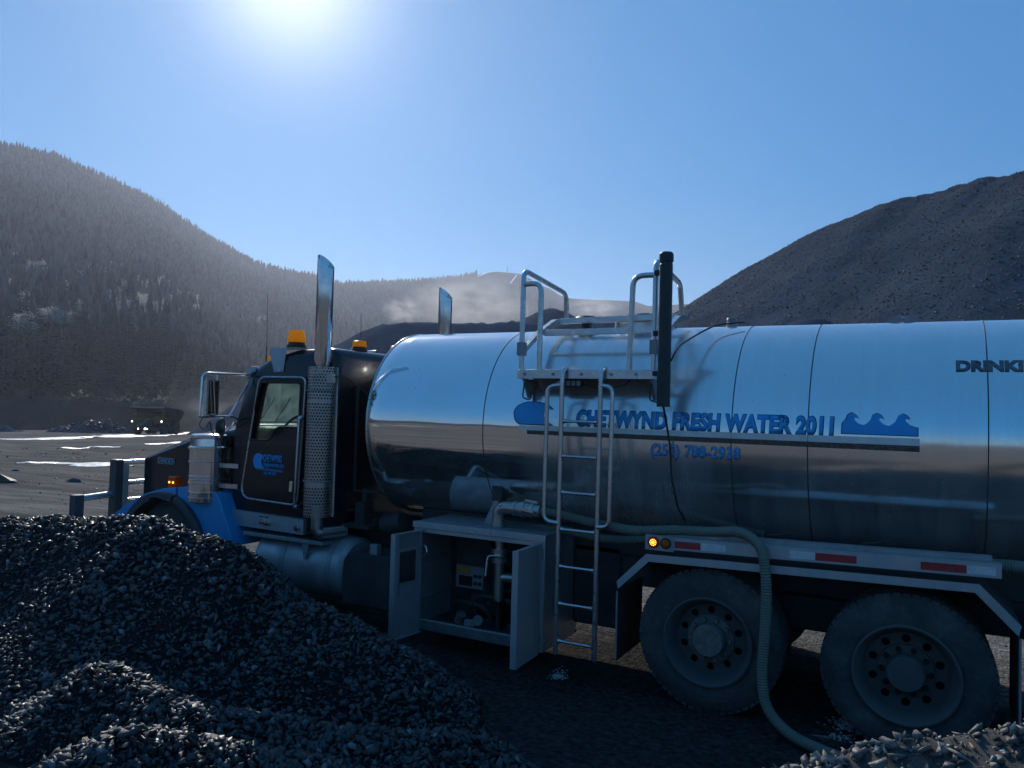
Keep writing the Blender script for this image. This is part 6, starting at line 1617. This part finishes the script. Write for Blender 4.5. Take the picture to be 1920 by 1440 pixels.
def hwheel(x, y, wd, s):
    w = hpart('wheel', lambda q: q.lathe([(0.75, 0), (1.05, 0.02), (1.32, -0.05), (1.38, -0.16), (1.38, -wd + 0.16), (1.32, -wd + 0.05), (1.05, -wd), (0.75, -wd)], (x, y, 1.38), (0, s, 0), 32), 'tyre')
    hpart('rim', lambda q: q.lathe([(0.76, -0.01), (0.70, -0.15), (0.45, -0.2), (0.4, -0.05), (0, -0.03)], (x, y, 1.38), (0, s, 0), 24), 'mine_dark', w)
for s in (-1, 1):
    hwheel(2.3, s * 3.05, 0.85, s); hwheel(-3.0, s * 3.25, 0.8, s); hwheel(-3.0, s * 2.2, 0.8, s)
for y, z in ((2.95, 2.85), (-3.0, 2.75)): hpart('headlight', lambda q: q.lathe([(0.0, 0.03), (0.12, 0.02), (0.13, 0)], (4.262, y, z), (1, 0, 0), 12), 'lamp_on')
for y, r in ((-1.55, 0.11), (-0.15, 0.17), (0.15, 0.13)): hpart('headlight', lambda q: q.lathe([(0.0, 0.03), (r, 0.02), (r, 0)], (4.605, y, 1.30), (1, 0, 0), 12), 'lamp_on')
for s in (-1, 1): hpart('mirror', lambda q: (q.box(4.15, 4.25, s * 3.3 - 0.12, s * 3.3 + 0.12, 4.0, 4.6), q.cyl((4.2, s * 3.1, 4.2), (4.2, s * 3.3, 4.2), 0.04, n=6)), 'mine_dark')
haul.location = (hx, hy, hzz + 0.02); haul.scale = (0.8, 0.8, 0.8)
# heading: nearly straight at the camera, turned a little so that its left flank shows on the right
to_cam = math.atan2(CAM_POS[1] - hy, CAM_POS[0] - hx)
haul.rotation_euler = (0, 0, to_cam - rad(24))
for o in haul.children: o.matrix_parent_inverse = Matrix.Identity(4)

# ------------------------------------------------------------------ dust and haze
def dust_cloud(name, c, r, dens, label, scale=0.04, seed=0.0):
    m = MB(); m.ball((0, 0, 0), 1.0, 20, 12)
    o = m.build(name, None, None, 0); o.location = c; o.scale = r
    t = NT(name); n = t.n('ShaderNodeTexNoise'); n.inputs['Scale'].default_value = 2.0; n.inputs['Detail'].default_value = 3.0; n.inputs['Roughness'].default_value = 0.6
    mp = t.n('ShaderNodeMapping'); mp.inputs['Location'].default_value = (seed, seed * 2, 0); t.l(t.tc.outputs['Object'], mp.inputs[0]); t.l(mp.outputs[0], n.inputs['Vector'])
    ln = t.n('ShaderNodeVectorMath', operation='LENGTH'); t.l(t.tc.outputs['Object'], ln.inputs[0])
    fall = t.ramp(ln.outputs['Value'], [(0.15, 1.0), (0.98, 0.0)])
    f = t.math('MULTIPLY', t.ramp(n.outputs['Fac'], [(0.40, 0.0), (0.80, 1.0)]), fall)
    v = t.n('ShaderNodeVolumePrincipled'); v.inputs['Color'].default_value = (0.95, 0.94, 0.94, 1); v.inputs['Anisotropy'].default_value = 0.35
    t.l(t.math('MULTIPLY', f, dens), v.inputs['Density'])
    t.l(v.outputs[0], t.out.inputs['Volume'])
    o.data.materials.clear(); o.data.materials.append(t.m)
    tag(o, label, kind='stuff')
def far_pt(u, v, dist): return tuple(at_dist(u, v, dist))
dust_cloud('dust_cloud', far_pt(880, 575, 420), (40, 40, 19), 0.055, 'plume of pale dust drifting in front of the far mine hill', seed=1.0)
dust_cloud('dust_cloud', far_pt(755, 582, 420), (13, 13, 9), 0.12, 'small plume of dust left of the second exhaust stack', seed=2.0)
dust_cloud('dust_cloud', far_pt(1115, 578, 420), (17, 17, 7), 0.12, 'low plume of dust between the two railings', seed=3.0)
dust_cloud('dust_cloud', far_pt(405, 775, 185), (13, 13, 6.5), 0.035, 'dust raised behind the mine dump truck', seed=4.0)

hz = MB(); hz.box(-3600, 3600, -3600, 3600, -14, 420)
ho = hz.build('haze', None, None, 0)
t = NT('haze'); v = t.n('ShaderNodeVolumePrincipled')
v.inputs['Color'].default_value = (0.74, 0.82, 1.0, 1); v.inputs['Density'].default_value = 0.00018; v.inputs['Anisotropy'].default_value = 0.5
t.l(v.outputs[0], t.out.inputs['Volume']); ho.data.materials.append(t.m)
tag(ho, 'thin sunlit haze over the mine yard and the hills', kind='stuff')
